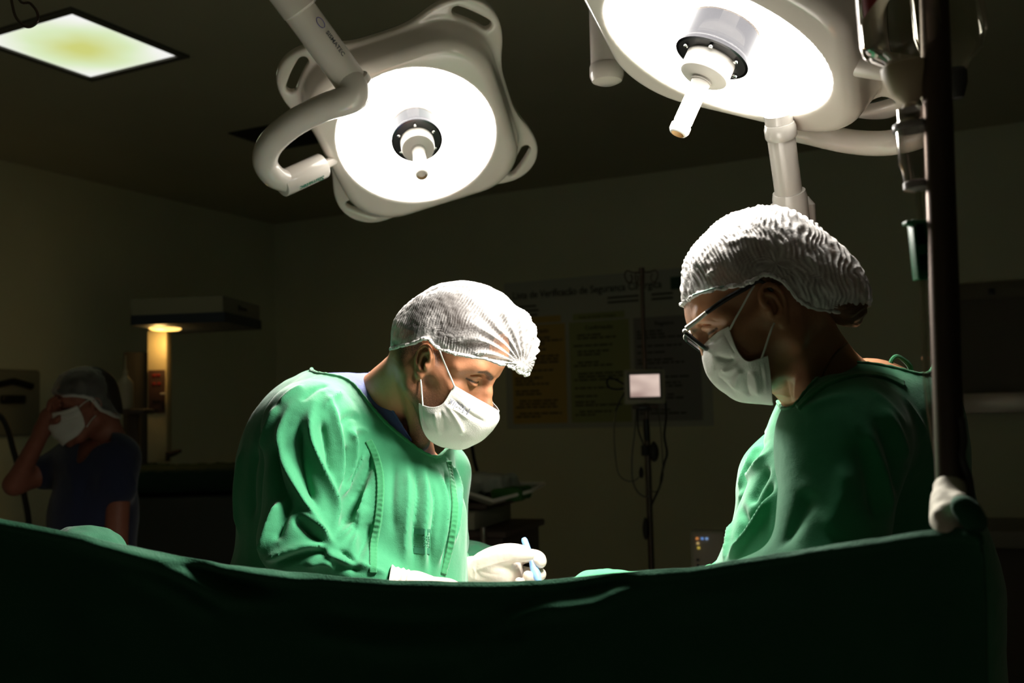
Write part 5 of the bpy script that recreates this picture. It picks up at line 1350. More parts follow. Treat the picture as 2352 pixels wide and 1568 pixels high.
# ---------------------------------------------------------------- monitor on a wheeled stand
def room_rot(deg=0): return ROT @ Matrix.Rotation(R(deg), 3, 'Z')
Ym = 4.2
mp_ = P(1484, 930, Ym)
stand = empty('infusion_stand', (mp_.x, Ym, 0), 'thin steel infusion stand with looped hooks on top, carrying a small monitor before the poster', 'infusion stand')
pz = P(1475, 618, Ym).z
MB().cyl((mp_.x, Ym, .10), (mp_.x, Ym, 1.30), .0125, n=16).cyl((mp_.x, Ym, 1.29), (mp_.x, Ym, pz), .0085, n=16).build('pole', M['dark_steel'], stand)
hk = MB()
for s, a in ((1, 10), (-1, 10), (1, 75), (-1, 75)):
    d_ = Vector((math.cos(R(a))*s, math.sin(R(a)), 0)); c = Vector((mp_.x, Ym, pz-.012))
    hk.tube([c, c + d_*.035, c + d_*.062 + Z*.008, c + d_*.072 - Z*.014, c + d_*.056 - Z*.044, c + d_*.040 - Z*.028, c + d_*.046 - Z*.008], .0030, 8, smooth=6)
hk.cyl((mp_.x, Ym, pz-.02), (mp_.x, Ym, pz+.006), .013, n=16); hk.build('hooks', M['dark_steel'], stand)
bs_ = MB()
for k in range(5):
    a = R(k*72+20); e = Vector((mp_.x + .28*math.cos(a), Ym + .28*math.sin(a), .075)); bs_.tube([(mp_.x, Ym, .12), e], [.018, .012], 10)
    bs_.cyl(e - Z*.0, e - Z*.03, .008, n=8)
bs_.build('base', M['dark_steel'], stand)
for k in range(5):
    a = R(k*72+20); e = Vector((mp_.x + .28*math.cos(a), Ym + .28*math.sin(a), .028)); t = Vector((-math.sin(a), math.cos(a), 0))*.01
    MB().cyl(e-t, e+t, .026, n=18, bevel=.004).build('caster', M['rubber'], stand)
mon = empty('patient_monitor', tuple(P(1481, 925, Ym-.06)), 'small boxy monitor with a glowing pinkish white screen clamped to the stand', 'monitor')
Rm = room_rot(24); mc_ = P(1480, 888, Ym-.05); px2 = Ym/FPX
mw_, mh_ = 92*px2, 78*px2
MB().box(mc_ + Rm @ Vector((0, .06, 0)), (mw_*.9, .14, mh_*.9), Rm, .012).box(mc_, (mw_, .05, mh_), Rm, .008).build('housing', M['beige_box'], mon)
fz = MB(); fy = -.027; sw, shh = 66*px2, 50*px2
for cx, cz, w, h in ((0, (shh+.012)/2+.004, sw+.024, .012), (0, -(shh+.012)/2+.004, sw+.024, .012), (-(sw+.012)/2, .004, .012, shh), ((sw+.012)/2, .004, .012, shh)):
    fz.box(mc_ + Rm @ Vector((cx, fy, cz)), (w, .008, h), Rm, .002)
fz.build('bezel', M['grey_box'], mon)
m, nt, b, L = newmat('monitor screen'); tc = nt.nodes.new('ShaderNodeTexCoord'); n = nt.nodes.new('ShaderNodeTexNoise'); n.inputs['Scale'].default_value = 7; n.inputs['Detail'].default_value = 1
mpn = nt.nodes.new('ShaderNodeMapping'); mpn.inputs['Scale'].default_value = (1, 1, 2.2); L.new(tc.outputs['Object'], mpn.inputs[0]); L.new(mpn.outputs[0], n.inputs['Vector'])
rp = nt.nodes.new('ShaderNodeValToRGB'); rp.color_ramp.elements[0].position = .32; rp.color_ramp.elements[0].color = (.36, .25, .22, 1); rp.color_ramp.elements[1].position = .68; rp.color_ramp.elements[1].color = (.74, .58, .50, 1)
L.new(n.outputs['Fac'], rp.inputs[0]); L.new(rp.outputs[0], b.inputs['Emission Color']); b.inputs['Emission Strength'].default_value = .8; b.inputs['Base Color'].default_value = (.02, .02, .02, 1)
sv_ = []; n1 = 10
for i in range(n1+1):
    for j in range(n1+1):
        u, v = i/n1*2-1, j/n1*2-1; k = 1 + .03*(1-v*v)*abs(u) + 0; l = 1 + .03*(1-u*u)
        sv_.append(mc_ + Rm @ Vector((u*sw/2*k, fy-.001-.004*(1-u*u)*(1-v*v), .004 + v*shh/2*l)))
MB().add(sv_, [(i*(n1+1)+j, (i+1)*(n1+1)+j, (i+1)*(n1+1)+j+1, i*(n1+1)+j+1) for i in range(n1) for j in range(n1)]).build('screen', m, mon)
lb = MB(); x0 = -.028
for w, h in ((.010, .010), (.007, .012), (.008, .011), (.009, .008), (.006, .012)):
    lb.box(mc_ + Rm @ Vector((x0+w/2, -.027, -mh_/2+.012)), (w, .002, h), Rm); x0 += w+.0012
lb.build('badge', mat('silver badge', (.42, .38, .34), .5), mon)
br_ = P(1482, 934, Ym-.03); MB().box(br_, (.10, .10, .018), Rm, .004).build('mount_plate', M['brown_box'], mon)
MB().box(P(1480, 936, Ym-.09), (.055, .02, .02), Rm, .006).build('connector_block', M['black'], mon)
MB().tube([P(1484, 962, Ym-.02), P(1485, 985, Ym-.02), P(1486, 1012, Ym-.02)], [.012, .014, .011], 16).build('pole_grip', M['black'], stand)
MB().cyl(P(1482, 1022, Ym-.0), P(1483, 1046, Ym-.0), .018, n=16, bevel=.004).build('height_knob', M['rubber'], stand)
# cables hanging from the monitor, each a thing of its own
def cable(pts, Y, r, m, label, ends=None):
    o = MB().tube([P(a, b, Y + (dy[0] if dy else 0)) for a, b, *dy in pts], r, 8, smooth=8).build('cable', m, None); tag(o, label, 'cable', 'cables hanging from the monitor stand'); return o
gc = mat('grey cable', (.13, .13, .10), .6); bc = M['black']
cable([(1438, 885), (1415, 872), (1400, 868), (1394, 878), (1400, 890), (1418, 894), (1436, 892), (1434, 902, -.01), (1424, 920, -.01), (1414, 944, -.01)], Ym-.04, .0042, bc, 'black cable looped out at the left of the monitor')
cable([(1414, 944), (1411, 990), (1413, 1040), (1420, 1085), (1436, 1102), (1455, 1104), (1470, 1092), (1473, 1072)], Ym-.05, .0026, gc, 'thin grey cable in the longest loop left of the stand')
cable([(1461, 936), (1458, 990), (1452, 1050), (1453, 1100), (1464, 1128), (1480, 1140), (1492, 1139)], Ym-.07, .0036, gc, 'pale grey cable dropping straight from the monitor in a deep loop')
cable([(1464, 938), (1466, 985), (1478, 1020), (1480, 1030)], Ym-.055, .0034, bc, 'short dark cable curving into the stand below the monitor')
cable([(1526, 890), (1529, 930), (1530, 960), (1526, 1000), (1532, 1040), (1526, 1062), (1520, 1090), (1516, 1115), (1505, 1140), (1495, 1162)], Ym-.04, .0048, bc, 'thick black cable waving down the right of the stand')
cable([(1510, 935), (1518, 990), (1522, 1060), (1522, 1100), (1508, 1128), (1490, 1122), (1484, 1105)], Ym-.06, .0022, gc, 'thin grey cable looping right of the stand')
def lump(name, px, py, Y, r, m, label, cat, parent=None):
    c = P(px, py, Y); F = Field(tuple(c - Vector(r)*1.2), tuple(c + Vector(r)*1.2), max(r)/14); F.ell(c, r, k=0); F.cap(c + Z*r[2]*.5, c + Z*r[2]*1.05, r[0]*.35, r[0]*.2, .01)
    v, f = F.mesh(); o = obj(name, relax(v, f, 2), f, m, parent)
    return tag(o, label, cat) if label else o
lump('cuff_bulb', 1502, 1038, Ym-.06, (.020, .020, .040), M['rubber'], 'black rubber blood pressure bulb hanging beside the stand pole', 'rubber bulb')
lump('cable_plug', 1473, 1086, Ym-.05, (.010, .010, .022), M['rubber'], 'small black plug at the end of a loop left of the stand', 'plug')
lump('cable_weight', 1483, 1215, Ym-.03, (.013, .013, .045), M['rubber'], 'dark cable plug strapped low on the stand pole', 'plug')

# ---------------------------------------------------------------- trolley with tray and boxed device, left of the stand
Yt = 4.0; Rt = room_rot(6); Ri = Rt
tr_ = P(1120, 1400, Yt); tro = empty('equipment_trolley', (tr_.x-.07, Yt+.2, 0), 'dark brown trolley behind the surgeon, carrying a beige device and a tray', 'trolley')
top_z = P(1120, 1222, Yt).z; tc2 = Vector((tr_.x-.07, Yt+.2, 0))
MB().box(tc2 + Z*(top_z/2+.05), (.46, .42, top_z-.12), Rt, .01).build('cabinet', M['brown_box'], tro)
MB().box(tc2 + Z*(top_z+.0), (.50, .46, .025), Rt, .006).build('shelf', M['brown_box'], tro)
MB().cyl(tc2 + Rt @ Vector((.16, -.24, top_z-.05)), tc2 + Rt @ Vector((.16, -.24, top_z+.03)), .012, n=14, bevel=.002).build('latch', M['steel'], tro)
for sx in (-1, 1):
    for sy in (-1, 1):
        c = tc2 + Rt @ Vector((sx*.19, sy*.17, .04)); MB().cyl(c - Vector((.012, 0, 0)), c + Vector((.012, 0, 0)), .04, n=20, bevel=.006).build('caster', M['rubber'], tro)
        MB().cyl(c, c + Z*.08, .008, n=8).build('caster_stem', M['steel'], tro)
dz0 = top_z + .0125; dz1 = P(1120, 1172, Yt).z
dv = empty('boxed_device', tuple(tc2 + Z*dz0), 'beige boxed device with a small display on the trolley, under the tray', 'medical device')
MB().box(tc2 + Rt @ Vector((-.055, -.02, (dz0+dz1)/2)), (.34, .40, dz1-dz0), Rt, .008).build('housing', M['beige_box'], dv)
MB().box(tc2 + Rt @ Vector((-.09, -.2215, dz0+(dz1-dz0)*.68)), (.10, .004, .022), Rt, .001).build('display', M['black'], dv)
MB().box(tc2 + Rt @ Vector((.01, -.2215, dz0+(dz1-dz0)*.55)), (.08, .003, (dz1-dz0)*.5), Rt, .001).build('label_plate', mat('label plate', (.25, .25, .20), .5), dv)
MB().box(tc2 + Rt @ Vector((-.085, -.2235, dz0+(dz1-dz0)*.45)), (.016, .004, .005), Rt).build('red_button', M['red_print'], dv)
u0 = dz1; tz = P(1160, 1140, Yt).z
MB().box(tc2 + Rt @ Vector((-.05, .0, u0+(tz-u0)*.30)), (.40, .36, (tz-u0)*.5), Rt, .01).build('riser', M['brown_box'], tro)
tray = empty('instrument_tray', tuple(tc2 + Z*tz), 'white rimmed tray lined with green cloth on top of the trolley device', 'tray')
out = [(-.25, -.16), (.02, -.20), (.10, -.20), (.22, -.23), (.33, -.10), (.30, .14), (-.25, .16)]
zo = [.005, .005, .0, -.028, .0, .01, .01]
pts = [tc2 + Rt @ Vector((a-.02, b, tz + .02 + z)) for (a, b), z in zip(out, zo)]
MB().tube(pts, .0075, 10, closed=True).build('rim', M['plastic_w'], tray)
mb = MB(); ctr = tc2 + Rt @ Vector((.02, 0, tz-.012)); inner = [ctr + (p-ctr)*.82 - Z*.022 for p in pts]; n_ = len(pts)
mb.add(pts + inner + [ctr - Z*.012], [(i, (i+1) % n_, n_+(i+1) % n_, n_+i) for i in range(n_)] + [(n_+i, n_+(i+1) % n_, 2*n_) for i in range(n_)])
o = mb.build('basin', mat('tray plastic', (.30, .31, .25), .4), tray); thicken(o, .003)
def crumple(name, c, r, m, label, cat, seed, Rr=None, rough=1.0, parent=None):
    F = Field(tuple(c - Vector(r)*1.35), tuple(c + Vector(r)*1.35), max(r)/26); F.box(c, tuple(np.array(r)*.85), Rr or np.eye(3), min(r)*.5, k=0)
    v, f = F.mesh(); v = relax(v, f, 2); a = np.abs(noise3(v, 14, seed)); b_ = np.abs(noise3(v, 34, seed+1))
    v = v + vnormals(v, f)*(rough*min(r)*(.55*a + .3*b_ - .1))[:, None]; return tag(obj(name, v, f, m, parent), label, cat)
crumple('green_towel', tc2 + Rt @ Vector((.22, -.09, tz+.010)), (.075, .07, .022), mat('olive green cloth', (.05, .16, .03), .9), 'dark green towel in the right end of the tray', 'towel', 3, Rt)
crumple('plastic_wrap', tc2 + Rt @ Vector((.05, -.02, tz+.045)), (.17, .11, .035), mat('milky plastic wrap', (.46, .47, .42), .35), 'crumpled translucent white wrapping heaped in the tray on the trolley', 'plastic wrap', 6, Rt, 1.4)
cb = MB().tube([P(1083, 1020, 4.6), P(1090, 1060, 4.6), P(1100, 1095, 4.6), P(1106, 1125, 4.5)], .008, 8, smooth=6).build('cable', M['rubber'], None); tag(cb, 'dark cable hanging on the wall below the surgeon\'s mask, above the tray', 'cable')
# ---------------------------------------------------------------- wall panel with coloured lamps, at the woman's elbow
Yw = 3.6; pa = P(1612, 1265, Yw); Rp = room_rot(10)
ctl = empty('control_panel', tuple(P(1612, 1320, Yw)), 'beige control unit with coloured indicator lamps beside the woman\'s gown', 'control unit')
MB().box(pa + Rp @ Vector((.02, .03, -.02)), (.125, .06, .185), Rp, .012).build('housing', M['beige_box'], ctl)
MB().box(pa + Rp @ Vector((.02, -.003, -.01)), (.098, .006, .145), Rp, .002).build('face_plate', mat('face plate', (.42, .36, .30), .5), ctl)
for dx, dz, c in ((-.022, .045, (.9, .35, .1)), (-.020, .028, (.7, .5, .2)), (-.018, .012, (.8, .6, .1)), (-.004, .045, (.2, .4, .9)), (.012, .045, (.3, .5, .9)), (-.022, -.03, (.08, .08, .08)), (-.022, -.05, (.08, .08, .08))):
    mm = glow('indicator', c, .35) if max(c) > .1 else M['black']
    MB().box(pa + Rp @ Vector((.02+dx-.012, -.008, dz)), (.010, .006, .009), Rp, .002).build('indicator_lamp' if max(c) > .1 else 'key', mm, ctl)
MB().cyl((pa.x+.02, Yw+.05, .0), (pa.x+.02, Yw+.05, pa.z-.09), .016, n=16).build('post', M['grey_box'], ctl)
MB().lathe([(.16, .0), (.16, .02), (.03, .05)], Matrix.Translation((pa.x+.02, Yw+.05, 0)), 32).build('foot', M['grey_box'], ctl)

# ---------------------------------------------------------------- right: steel framed board on the wall, counter below
def wallbox(mb, px0, py0, px1, py1, d0, d1, bev=.002):
    a = onback(px0, py0, d0); b_ = onback(px1, py1, d0); a0, a1 = U.dot(a), U.dot(b_); z0, z1 = b_.z, a.z
    mb.box(room_pt((a0+a1)/2, B_D-(d0+d1)/2, (z0+z1)/2), (abs(a1-a0), abs(d1-d0), abs(z1-z0)), ROT, bev)
fr_ = empty('wall_board', tuple(onback(2300, 900)), 'grey brown board in a thin frame with a steel ledge on the right of the back wall', 'board')
mb = MB(); wallbox(mb, 2190, 668, 2560, 925, .0, .02); mb.build('panel', mat('board panel', (.17, .145, .12), .6), fr_)
mb = MB(); wallbox(mb, 2188, 655, 2562, 667, .0, .04); mb.build('top_rail', mat('rail', (.20, .17, .12), .5), fr_)
mb = MB(); wallbox(mb, 2188, 905, 2562, 942, .0, .10); mb.build('steel_ledge', M['steel'], fr_)
mb = MB(); wallbox(mb, 2270, 664, 2284, 676, .04, .06); mb.build('catch', M['black'], fr_)
Yc = 4.3; cz = P(2290, 1228, Yc).z; ctr_ = P(2560, 1250, Yc)
cnt = empty('side_counter', (ctr_.x, ctr_.y, 0), 'counter with a pale worktop edge over dark cupboards at the right edge', 'counter')
Rc = room_rot(12)
MB().box((ctr_.x+.02, Yc+.26, cz-.035), (1.15, .55, .075), Rc, .004).build('worktop', mat('worktop', (.20, .18, .15), .5), cnt)
MB().box((ctr_.x+.03, Yc+.30, cz/2-.036), (1.10, .48, cz-.075), Rc, .004).build('cupboard', mat('cupboard', (.075, .055, .04), .6), cnt)

# ---------------------------------------------------------------- left: radiant warmer
Yh2 = 5.2; k5 = Yh2/FPX
wb = P(362, 1050, Yh2+.2)
wm = empty('infant_warmer', (wb.x, Yh2+.2, 0), 'infant warmer with a wide overhead hood and amber lit column near the left wall', 'infant warmer')
Rw = rotm('Z', 0)
def prism(mb, foot, z0, z1, bev=0):
    n = len(foot); mb.add([(x, y, z0) for x, y in foot] + [(x, y, z1) for x, y in foot], [tuple(range(n))[::-1], tuple(range(n, 2*n))] + [(i, (i+1) % n, n+(i+1) % n, n+i) for i in range(n)])
A0, A1, A2 = P(300, 720, Yh2-.15), P(512, 716, Yh2-.22), P(596, 718, Yh2+.28)
foot = [(A0.x, A0.y), (A1.x, A1.y), (A2.x, A2.y), (A0.x+.05, Yh2+.42)]
zt, zm, zb = P(512, 690, Yh2).z, P(512, 726, Yh2).z, P(512, 748, Yh2).z
mb = MB(); prism(mb, foot, zm, zt); mb.build('hood', mat('warmer hood', (.27, .25, .18), .5), wm, smooth=False)
mb = MB(); prism(mb, [(x + (x-wb.x)*.02, y) for x, y in foot], zb, zm); mb.build('hood_band', M['blue_box'], wm, smooth=False)
em = MB(); e0 = P(548, 706, Yh2); e0 = Vector(A1 + (A2-A1)*.42); e0.z = (zt+zm)/2; ed = (A2-A1); ed.z = 0; ed.normalize(); en = Vector((ed.y, -ed.x, 0))
em.lathe([(.001, 0), (.016, 0), (.016, .003), (.001, .003)], Matrix.Translation(e0 + en*.001) @ Matrix((ed, Z, en)).transposed().to_4x4(), 20)
for k in range(5): em.box(e0 + ed*(.028+.017*k) + en*.002 - Z*.003, (.011, .003, .014), Matrix((ed, -en, Z)).transposed())
em.build('emblem', M['black'], wm); hl_ = MB(); c_ = P(385, 749, Yh2+.10); hl_.lathe([(.001, .004), (.075, .004), (.080, -.002), (.070, -.009), (.001, -.010)], Matrix.Translation(Vector((wb.x+.09, Yh2+.06, zb))) @ Matrix.Diagonal((1, 1.3, 1, 1)), 32); hl_.build('heater_lamp', glow('amber heater', (1.0, .60, .16), 1.6), wm)
hd_ = bpy.data.lights.new('heater_glow', 'POINT'); hd_.energy = .75; hd_.color = (1, .62, .20); hd_.shadow_soft_size = .03
ho_ = bpy.data.objects.new('heater_glow', hd_); col.objects.link(ho_); ho_.parent = wm; ho_.matrix_parent_inverse = world_of(wm).inverted(); ho_.location = (wb.x+.05, Yh2+.08, zb-.06)
cw = 46*k5; cz0, cz1 = P(362, 1062, Yh2+.2).z, zb
MB().box(Vector((wb.x, Yh2+.23, (cz0+cz1)/2)), (cw, .08, cz1-cz0), None, .004).build('column', mat('warmer column', (.60, .52, .33), .5), wm)
MB().box(Vector((wb.x, Yh2+.187, (P(362, 848, Yh2+.2).z + P(362, 950, Yh2+.2).z)/2)), (cw*.86, .01, 102*k5), None, .003).build('control_box', mat('warmer controls', (.07, .035, .03), .5), wm)
cbz = P(362, 862, Yh2+.2).z
for dz, dx in ((0, -.012), (.0, .012), (-.045, -.012), (-.045, .015), (-.14, -.01), (-.14, .012), (-.19, 0)):
    MB().box(Vector((wb.x+dx, Yh2+.180, cbz+dz)), (.018, .006, .014), None, .002).build('display' if dz == 0 else 'key', M['red_print'] if dz > -.05 else M['black'], wm)
MB().box(Vector((wb.x+.045, Yh2+.16, P(385, 904, Yh2+.2).z)), (.03, .02, .008), None, .002).build('knob', M['plastic_w'], wm)
MB().box(Vector((wb.x-.13, Yh2+.30, 1.0)), (.16, .10, 1.55), None, .01).build('side_housing', mat('dark housing', (.035, .032, .025), .6), wm)
MB().box(Vector((wb.x+.28, Yh2-.05, .55)), (.95, .62, .95), None, .03).build('cabinet', mat('warmer cabinet', (.03, .035, .028), .6), wm)
crumple('green_bedding', Vector((wb.x+.32, Yh2-.08, 1.10)), (.44, .30, .07), M['bedding'], 'dark green bedding heaped on the infant warmer\'s bed', 'bedding', 9, None, .3)
fp = MB().tube([P(385, 1046, Yh2), P(400, 1040, Yh2), P(415, 1035, Yh2-.02)], [.012, .015, .008], 10, smooth=4).tube([P(384, 1058, Yh2), P(386, 1038, Yh2)], .012, 10).build('tap_fitting', M['dark_steel'], wm)
# squeeze bottle on a shelf left of the column
Yq = 4.9; kq = Yq/FPX; qb = P(288, 940, Yq)
bt = empty('squeeze_bottle', tuple(qb), 'white squeeze bottle with a long nozzle standing on a shelf left of the warmer column', 'bottle')
hB = 78*kq
MB().lathe([(.034, 0), (.038, .004), (.038, hB*.72), (.036, hB*.80), (.018, hB*.93), (.012, hB)], Matrix.Translation(qb), 32).build('body', mat('milky bottle', (.42, .36, .26), .4), bt)
MB().lathe([(.012, hB), (.012, hB+.02), (.005, hB+.03), (.003, hB+.10)], Matrix.Translation(qb), 20).build('nozzle', mat('milky cap', (.42, .36, .26), .4), bt)
sf = empty('wall_shelf', tuple(qb - Z*.02), 'narrow dark shelf under the squeeze bottle', 'shelf')
MB().box(qb + Vector((.02, .02, -.012)), (.18, .14, .024), None, .004).build('board', M['brown_box'], sf)
MB().box(qb + Vector((.02, .06, -.024-(qb.z-.024)/2)), (.05, .05, qb.z-.024), None, .004).build('support', M['brown_box'], sf)
# ---------------------------------------------------------------- far left: dispenser on the left wall, dark hose
dpt = onleft(18, 925, .0); dsp = empty('wall_dispenser', tuple(dpt), 'pale wall mounted rack with dark fittings at the left edge', 'wall rack')
MB().box(dpt + U*.02 + V*.02, (.03, .36, .40), ROT, .02).build('back_plate', mat('rack plate', (.30, .29, .22), .5), dsp)
MB().tube([dpt + U*.045 + V*(-.13) + Z*.10, dpt + U*.05 + V*.0 + Z*.13, dpt + U*.045 + V*.13 + Z*.10], .02, 12).build('fitting', M['black'], dsp)
MB().box(dpt + U*.05 + Z*.02, (.03, .16, .05), ROT, .01).build('valve', M['black'], dsp)
hs_ = MB().tube([P(-30, 950, 4.4), P(0, 955, 4.4), P(18, 985, 4.4), (P(30, 1030, 4.4)), P(44, 1080, 4.4), P(56, 1140, 4.4), P(66, 1200, 4.4), P(70, 1300, 4.4), Vector((P(70, 1300, 4.4).x, 4.5, .02))], .0125, 12, smooth=6).build('hose', M['rubber'], None)
tag(hs_, 'black hose curving down beside the standing nurse at the left edge', 'hose')
lpw = MB().tube([P(22, -30, 1.9), P(28, 10, 1.9), P(38, 42, 1.9), P(62, 62, 1.9), P(84, 52, 1.9), P(86, 30, 1.9), P(70, 8, 1.9), P(40, -14, 1.9), Vector((P(30, -30, 1.9).x, 1.9, 2.4)), Vector((P(30, -30, 1.9).x, 1.9, 2.998))], .0028, 8, smooth=6).build('hanging_wire_loop', M['dark_steel'], None)
tag(lpw, 'thin wire loop hanging in front of the lit ceiling panel', 'wire loop')
# ---------------------------------------------------------------- standing nurse in the dark background
nur = empty('person', (P(215, 1300, 3.45).x, 3.45, 0), 'masked nurse in dark blue scrubs at the back left, hand raised to brow', 'person')
HN = Head(203, 937, 3.45, 212, 12, scale=1.0)
F = Field((-.13, -.105, -.20), (.14, .105, .16), .0025); head_field(F); 
F.cap((-.03, 0, -.02), (-.055, 0, -.20), .052, .058, .03)
v, f = F.mesh(); v = relax(v, f, 1); st = face_marks(v, .002)
NB = lambda px, py, Y=3.45: P(px, py, Y)
def nurse_form(F, g):
    F.cap(NB(225, 1075, 3.50), NB(215, 1180, 3.50), .115+g, .125+g, 0)
    F.cap(NB(180, 1060, 3.52), NB(262, 1050, 3.46), .070+g, .070+g, .05)
    F.cap(NB(215, 1180, 3.50), NB(205, 1420, 3.50), .125+g, .150+g, .05)
def nurse_arms(F, g, full=True):
    F.cap(NB(268, 1055, 3.44), NB(270, 1120, 3.42), .055+g, .050+g, .04)          # near arm hanging
    F.cap(NB(150, 1062, 3.54), NB(105, 1085, 3.52), .050+g, .046+g, .04)          # raised arm
    if full:
        F.cap(NB(270, 1110, 3.42), NB(266, 1270, 3.40), .044, .038, .02); F.cap(NB(266, 1270, 3.40), NB(258, 1420, 3.36), .038, .028, .02)
        F.cap(NB(115, 1080, 3.52), NB(34, 1112, 3.44), .044, .036, .02); F.cap(NB(34, 1112, 3.44), NB(98, 988, 3.40), .036, .026, .02)
F2 = Field((-2.0, 3.1, 0), (-1.15, 3.9, 1.62), .0085); nurse_form(F2, -.012); nurse_arms(F2, 0)
c = NB(98, 985, 3.40); h_ = NB(112, 958, 3.39); F2.cap(c, h_, .026, .032, .02)
hipn = NB(205, 1420, 3.50)
for s in (-1, 1):
    kn = Vector((hipn.x+s*.09, hipn.y, .48)); an = Vector((kn.x, kn.y, .1)); F2.cap(hipn + Vector((s*.07, 0, 0)), kn, .1, .062, .04); F2.cap(kn, an, .062, .04, .03)
    F2.cap(an - Z*.05 + Vector((0, .04, 0)), an - Z*.055 + Vector((-.04, -.15, 0)), .036, .034, .03)
Bv, Bf = F2.mesh(); Bv = relax(Bv, Bf, 2)
# raised hand: palm and five fingers, fingertips at the brow
Fh = Field(tuple(h_ - Vector((.10, .08, .08))), tuple(h_ + Vector((.12, .08, .12))), .0024)
Fh.cap(c, h_, .024, .026, 0); Fh.ell(NB(112, 960, 3.39), (.030, .020, .036), k=.015)
for k_, (x_, y_, x2, y2, x3, y3) in enumerate(((112, 940, 117, 922, 129, 914), (118, 942, 126, 926, 137, 920), (121, 948, 130, 936, 139, 930), (122, 956, 131, 948, 138, 942))):
    dy = (k_-1.5)*.013; finger(Fh, [(x_, y_, 3.39+dy), (x2, y2, 3.385+dy), (x3, y3, 3.375+dy)], [.0095, .0088, .0075], .004)
finger(Fh, [(118, 968, 3.38), (130, 966, 3.365), (137, 958, 3.365)], [.012, .010, .008], .006)
Hv, Hf = Fh.mesh(); Hv = relax(Hv, Hf, 1)
hw_ = HN.w(v); o1, o2 = len(hw_), len(hw_) + len(Bv)
me = mesh_from(np.vstack([hw_, Bv, Hv]), np.vstack([f, Bf+o1, Hf+o2])); set_attr(me, 'stubble', np.r_[st, np.zeros(len(Bv)+len(Hv))])
link('body', me, skin('brown skin', (.30, .11, .07), sss=0), nur)
# scrubs
F4 = Field((-2.0, 3.1, .05), (-1.15, 3.9, 1.50), .0075); nurse_form(F4, .012); nurse_arms(F4, .014, False)
F4.cap(NB(290, 1130, 3.42), NB(250, 1135, 3.42), .02, .02, .02)
v2, f2 = F4.mesh(); v2 = relax(v2, f2, 2); v2, f2 = clip(v2, f2, v2[:, 2] - (hipn.z-.02))
v2, f2 = neckhole(v2, f2, [(185, 1010), (178, 1035), (176, 1062), (192, 1058), (215, 1030), (238, 1018), (255, 1012), (250, 980), (190, 985)]); v2, f2 = keep_big(v2, f2)
v2 = sculpt(v2, f2, [([(150, 1060), (170, 1110), (170, 1170)], 6, 20), ([(200, 1080), (190, 1150), (180, 1230)], -6, 20), ([(240, 1060), (225, 1140), (225, 1220)], 6, 20), ([(300, 1080), (312, 1120)], 4, 12)], 1)
so = obj('scrub_top', v2, f2, M['scrub_dark'], nur); thicken(so, .002)
F6 = Field((-2.0, 3.1, .10), (-1.15, 3.9, hipn.z+.1), .009)
F6.cap(hipn + Z*.05, hipn - Z*.05, .15, .15, 0)
for s in (-1, 1):
    kn = Vector((hipn.x+s*.09, hipn.y, .48)); an = Vector((kn.x, kn.y, .14)); F6.cap(hipn + Vector((s*.07, 0, 0)), kn, .115, .085, .04); F6.cap(kn, an, .085, .07, .03)
v2, f2 = F6.mesh(); obj('scrub_trousers', relax(v2, f2, 2), f2, M['scrub_dark'], nur)
for s in (-1, 1):
    an = Vector((hipn.x+s*.09, hipn.y, .1)); F3 = Field(tuple(an + Vector((-.15, -.26, -.11))), tuple(an + Vector((.10, .12, .03))), .006)
    F3.cap(an - Z*.052 + Vector((0, .04, 0)), an - Z*.055 + Vector((-.04, -.15, 0)), .045, .042, .02); F3.box(an + Vector((0, 0, -.15)), (.3, .3, .055), rad=0, k=0, mode='sub')
    a_, b_ = F3.mesh(); obj('shoe', a_, b_, M['plastic_w'], nur)
# cap and mask
co = [(122, 905), (124, 885), (138, 862), (160, 848), (190, 841), (222, 845), (246, 862), (258, 890), (266, 925), (278, 965), (272, 985), (250, 978), (215, 960), (170, 930)]
def cap_simple(Hd, co, ctr, W, rim_l, name, parent):
    o = [Hd.px(a, b, 0) for a, b in co]; c = Hd.px(*ctr, 0); v, f = inflate([(p.x, p.z) for p in o], (c.x, c.z), W, 150, 60, .8)
    s = v[:, 2] - np.interp(v[:, 0], [q[0] for q in rim_l], [q[1] for q in rim_l]); v, f = clip(v, f, s); bp = v[boundary(f)[0]]
    v = v + vnormals(v, f)*(.002*noise3(v, 50, 2) + .001*noise3(v, 120, 5))[:, None]; dd, _ = dist_poly(v, bp[::3])
    me = mesh_from(Hd.w(v), f); set_attr(me, 'dense', -.05 + .25*noise3(v, 60, 3) + .8*(1-sstep(dd, .004, .014))); o = link(name, me, capmat('dark bouffant', .10, .9), parent)
    hem(Hd, bp, .003, 'elastic_hem', M['cap_hem'], o, .001, 3); return o
cap_simple(HN, co, (195, 900), .088, [(-.14, -.075), (-.07, -.050), (-.02, -.012), (.0, .030), (.04, .050), (.10, .062)], 'surgical_cap', nur)
hv, hf = inflate([(-.110, .0), (-.104, .08), (-.06, .132), (-.005, .141), (.05, .127), (.086, .09), (.094, .066), (.05, .03), (0, -.02), (-.05, -.05), (-.10, -.05)], (-.01, .05), .079, 80, 36, .8)
hv, hf = clip(hv, hf, hv[:, 2] - np.interp(hv[:, 0], [-.12, -.03, 0, .05, .09], [-.05, -.02, .02, .055, .07])); obj('hair', HN.w(hv), hf, M['hair_dark'], nur)
cols = [[(.038, .066, .012), (.032, .067, -.010), (.028, .066, -.035), (.028, .062, -.062)], [(.065, .052, .006), (.066, .054, -.020), (.062, .054, -.052), (.050, .050, -.086)],
        [(.098, .026, .004), (.108, .028, -.022), (.106, .028, -.062), (.086, .028, -.104)], [(.112, 0, .006), (.124, 0, -.022), (.120, 0, -.066), (.094, 0, -.114)]]
